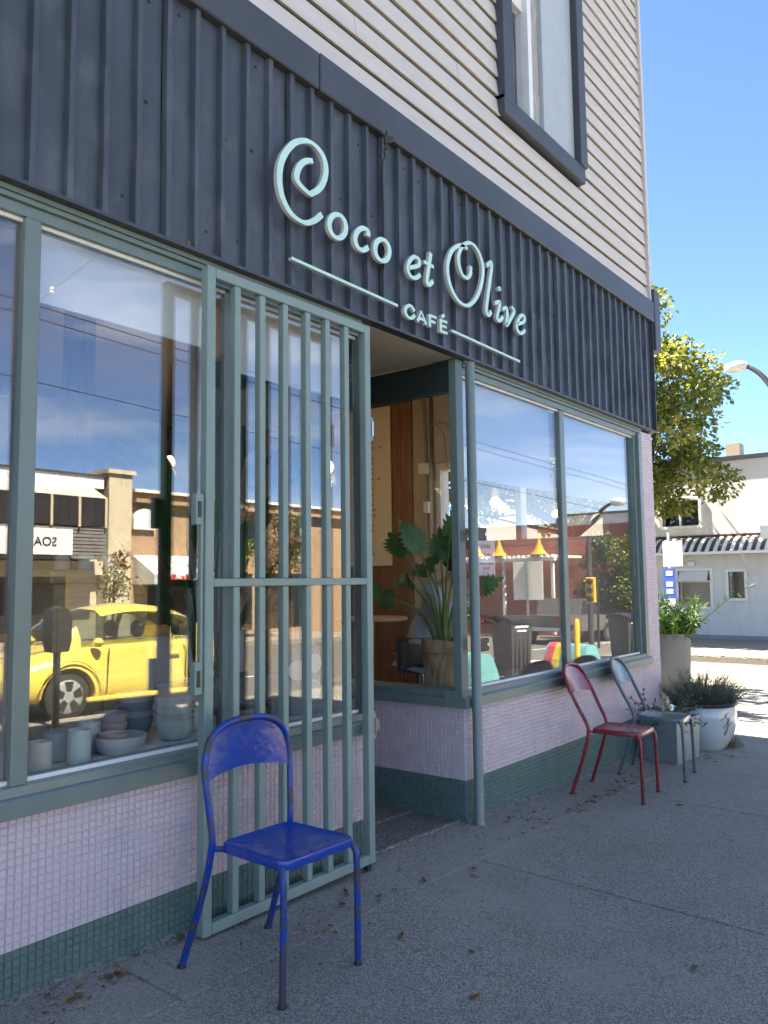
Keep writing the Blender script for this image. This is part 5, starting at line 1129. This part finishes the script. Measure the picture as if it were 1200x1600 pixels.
ends = [(-.02, .28, .88, .30), (-.06, .13, .90, .27), (.0, -.06, .99, .30), (.02, -.12, .92, .27), (.06, .05, .84, .26), (-.02, .52, .62, .24), (.0, .44, .52, .2), (.12, -.1, .72, .22), (.06, -.2, .64, .22), (.15, .2, .75, .24), (-.05, .03, .80, .24), (-.08, .22, .74, .22), (-.04, -.14, .80, .24), (.02, .30, .70, .22), (-.07, .36, .58, .2)]
for (x, y, z, L_) in ends:
    e = Vector((x, y, z)); st.tube(cr_spline([(x*.2, y*.08, .25), (x*.5, y*.35, .30+z*.32), e], 5), [.010-.0005*i for i in range(11)], 7)
    dd = Vector((random.uniform(-.2, .25), y*1.3+random.uniform(-.45, .45), random.uniform(-.1, .8))); lobed(lf, e, dd, Vector((-.8, random.uniform(-.9, -.2), random.uniform(.2, .7))), L_*.92, 6)
for k in range(10):
    a = random.uniform(0, 6.28); st.tube([(0, 0, .25), (.05*math.cos(a), .05*math.sin(a), .45), (.09*math.cos(a), .09*math.sin(a), .62)], [.010, .008, .002], 6)
st.build('stems', mat('stem_green', (.13, .20, .06), .5), ph, True); lf.build('leaves', mat('philodendron_leaf', (.075, .17, .035), .35, var=.25, vscale=6, trans=.2), ph)
bgp = empty('paper_bag_planter', (4.30, .34, .656), 0, 'brown paper bag planter with folded top standing on the window ledge', 'planter')
q = MB(); vs = []; n = 36
for (r_, z, j) in ((.118, 0, .004), (.126, .03, .006), (.124, .12, .008), (.130, .2, .008), (.134, .245, .007), (.146, .25, .006), (.150, .285, .006), (.144, .325, .008), (.136, .326, .004), (.128, .26, .004)):
    for i in range(n): a = 2*math.pi*i/n; rr = r_+random.uniform(-j, j)*.8+.006*math.sin(5*a+z*20); vs.append((rr*math.cos(a), rr*math.sin(a), z+(random.uniform(-.008, .008) if z > .3 else 0)))
q.add(vs, [(k*n+i, k*n+(i+1) % n, (k+1)*n+(i+1) % n, (k+1)*n+i) for k in range(9) for i in range(n)]+[tuple(range(n))[::-1]]); q.build('bag', mat('kraft_paper', (.33, .225, .125), .85, var=.12, vscale=6, bump=.25, bscale=18), bgp)
q = MB(); q.lathe([(.125, .255), (0, .262)], n=20); q.build('soil', M_soil, bgp)
stl = empty('bar_stool', (5.42, 1.34, -.06), 0, 'wooden bar stool under the seated person', 'stool')
q = MB(); q.lathe([(.15, 0), (.165, .012), (.16, .035), (0, .028)], (0, 0, .74), 24); q.build('seat', M_wood2, stl, True)
for a in (45, 135, 225, 315):
    c, s = math.cos(R(a)), math.sin(R(a)); q = MB(); q.tube([(c*.1, s*.1, .74), (c*.19, s*.19, 0)], .014, 7); q.build('leg', M_steel, stl)
# seated person leaning forward, back to the door
def skin(name, verts, edges, rad, m, parent, root=0, sub=2):
    me = bpy.data.meshes.new(name); me.from_pydata(verts, edges, []); o = bpy.data.objects.new(name, me); COL.objects.link(o)
    md = o.modifiers.new('skin', 'SKIN'); sv = me.skin_vertices[0].data if me.skin_vertices else None
    if sv is None:
        import bmesh
        bm = bmesh.new(); bm.from_mesh(me); bm.verts.layers.skin.verify(); bm.to_mesh(me); bm.free(); sv = me.skin_vertices[0].data
    for i, r_ in enumerate(rad): sv[i].radius = (r_, r_) if not isinstance(r_, tuple) else r_
    sv[root].use_root = True
    s = o.modifiers.new('sub', 'SUBSURF'); s.levels = sub; s.render_levels = sub
    d = bpy.context.evaluated_depsgraph_get(); d.update(); me2 = bpy.data.meshes.new_from_object(o.evaluated_get(d)); o.modifiers.clear(); o.data = me2; me2.materials.clear(); me2.materials.append(m)
    me2.polygons.foreach_set('use_smooth', [True]*len(me2.polygons)); o.parent = parent; return o
pe = empty('person', (5.42, 1.34, -.06), 0, 'dark haired person in pale grey T-shirt seated leaning forward behind the potted plant', 'person')
M_skin = mat('skin', (.42, .26, .18), .55, var=.05)
J = [(0, 0, .86), (0, -.08, 1.02), (0, -.20, 1.20), (0, -.31, 1.36), (0, -.36, 1.44), (0, -.42, 1.55), (0, -.44, 1.63),
     (-.18, -.27, 1.33), (-.25, -.38, 1.10), (-.17, -.62, 1.10), (-.12, -.70, 1.11), (.18, -.27, 1.33), (.25, -.38, 1.10), (.17, -.62, 1.10), (.12, -.70, 1.11),
     (-.10, -.02, .82), (-.13, -.42, .80), (-.13, -.40, .42), (-.13, -.50, .40), (.10, -.02, .82), (.13, -.42, .80), (.13, -.40, .42), (.13, -.50, .40)]
E_ = [(0, 1), (1, 2), (2, 3), (3, 4), (4, 5), (5, 6), (3, 7), (7, 8), (8, 9), (9, 10), (3, 11), (11, 12), (12, 13), (13, 14), (0, 15), (15, 16), (16, 17), (17, 18), (0, 19), (19, 20), (20, 21), (21, 22)]
rad = [.13, .12, .13, .10, .05, .085, .085, .06, .047, .035, .03, .06, .047, .035, .03, .085, .065, .048, .04, .085, .065, .048, .04]
skin('body', J, E_, rad, M_skin, pe)
for s in (-1, 1):
    for k in range(5):
        b = Vector((s*.12, -.70, 1.11)); o_ = Vector(((k-2)*.016, -.03, .0)); L_ = (.045, .07, .078, .072, .058)[k]
        if k == 0: pts = [b, b+Vector((-s*.035, -.02, 0)), b+Vector((-s*.05, -.05, -.01))]
        else: pts = [b, b+o_, b+o_+Vector((0, -L_*.6, -.008)), b+o_+Vector((0, -L_, -.028))]
        q = MB(); q.tube(pts, [.011, .009, .008, .006][:len(pts)] if len(pts) > 3 else [.012, .010, .007], 7); q.build('finger', M_skin, pe, True)
skin('t_shirt', [J[0], J[1], J[2], J[3], J[7], (-.225, -.335, 1.2), J[11], (.225, -.335, 1.2), (0, .01, .80)], [(8, 0), (0, 1), (1, 2), (2, 3), (3, 4), (4, 5), (3, 6), (6, 7)], [.155, .15, .16, .115, .085, .075, .085, .075, .16], mat('pale_tshirt', (.36, .42, .50), .9, var=.06, bump=.2, bscale=14), pe)
skin('trousers', [(0, .0, .83), J[15], J[16], (-.13, -.40, .46), J[19], J[20], (.13, -.40, .46)], [(0, 1), (1, 2), (2, 3), (0, 4), (4, 5), (5, 6)], [.145, .11, .085, .065, .11, .085, .065], mat('dark_trousers', (.09, .075, .06), .9, var=.1), pe)
q = MB(); q.lathe([(0, .14), (.06, .13), (.10, .08), (.112, .0), (.105, -.07), (.06, -.13), (0, -.14)], n=18); q.v = [(v[0], -.40+v[1]*1.1+(.0 if v[2] > 0 else .02), 1.625+v[2]) for v in q.v]; q.build('hair', mat('black_hair', (.012, .01, .009), .5), pe, True)

# ------------------------------------------------------------------ lit pendant bulbs inside the cafe
for i, (x, y, z) in enumerate(((5.6, 2.5, 2.45), (4.6, 3.6, 2.5), (2.9, 3.0, 2.5))):
    t = empty('pendant_lamp', (x, y, z), 0, ('lit pendant bulb hanging over the bar table', 'lit pendant bulb hanging over the service counter', 'lit pendant bulb hanging near the wooden cabinet')[i], 'lamp')
    q = MB(); q.tube([(0, 0, .1), (0, 0, 3.42-z)], .004, 5); q.build('cord', M_black, t)
    q = MB(); q.lathe([(.02, .05), (.022, .11), (.0, .12)], n=10); q.build('socket', M_black, t)
    m = bpy.data.materials.get('bulb_glow')
    if not m:
        m = bpy.data.materials.new('bulb_glow'); m.use_nodes = True; p = m.node_tree.nodes['Principled BSDF']; p.inputs['Emission Color'].default_value = (1, .62, .28, 1); p.inputs['Emission Strength'].default_value = .8
    q = MB(); q.lathe([(.0, -.06), (.035, -.045), (.05, -.01), (.04, .03), (.02, .055)], n=14); b = q.build('bulb', m, t, True)
    l = bpy.data.lights.new('bulb_light', 'POINT'); l.energy = 1.1; l.color = (1, .76, .52); l.shadow_soft_size = .07; lo = bpy.data.objects.new('bulb_light', l); COL.objects.link(lo); lo.parent = t; lo.location = (0, 0, -.12)

# ------------------------------------------------------------------ fittings on the white building
q = MB(); q.tube([(-.06, 8.9-4, .8), (-.06, 8.9-4, 6.2)], .045, 8); q.build('downpipe', M_white, wb)
W('meter_box', M_galv, (WB-.14, WB-.004, 3.2, 3.55, .3, .9), bev=.01)
q = MB(); q.tube([(-.03, 3.37-4, 1.7), (-.03, 3.37-4, 3.3)], .018, 6); q.build('conduit', M_galv, wb)
W('small_sign', M_signw, (WB-1.2, WB-1.13, 3.2, 3.92, 2.62, 3.05))
W('base_band', mat('grey_plinth', (.30, .29, .28), .85, var=.1), (WB-.02, WB-.003, -3.1, 15.9, -1.0, -.62))
hb = empty('hanging_basket', (WB-.55, 7.95, 1.1), 0, 'small hanging flower basket on a bracket beside the white building window', 'basket')
q = MB(); q.tube(cr_spline([(.54, 0, .9), (.2, 0, .95), (0, 0, .85), (0, 0, .3)], 4), .015, 6); q.build('bracket', M_black, hb)
q = MB(); q.lathe([(0, -.12), (.14, -.05), (.2, .1), (.17, .1), (0, .05)], n=16); q.build('bowl', M_bark, hb, True)
lf = MB()
for _ in range(260): v = rv()*random.random()**.5*.28; leaf_quad(lf, Vector((0, 0, .12))+v, rv(), rv(), .07, .045, random.choice((0, 0, 1)))
lf.build('foliage', [M_leaf, M_leafy], hb)
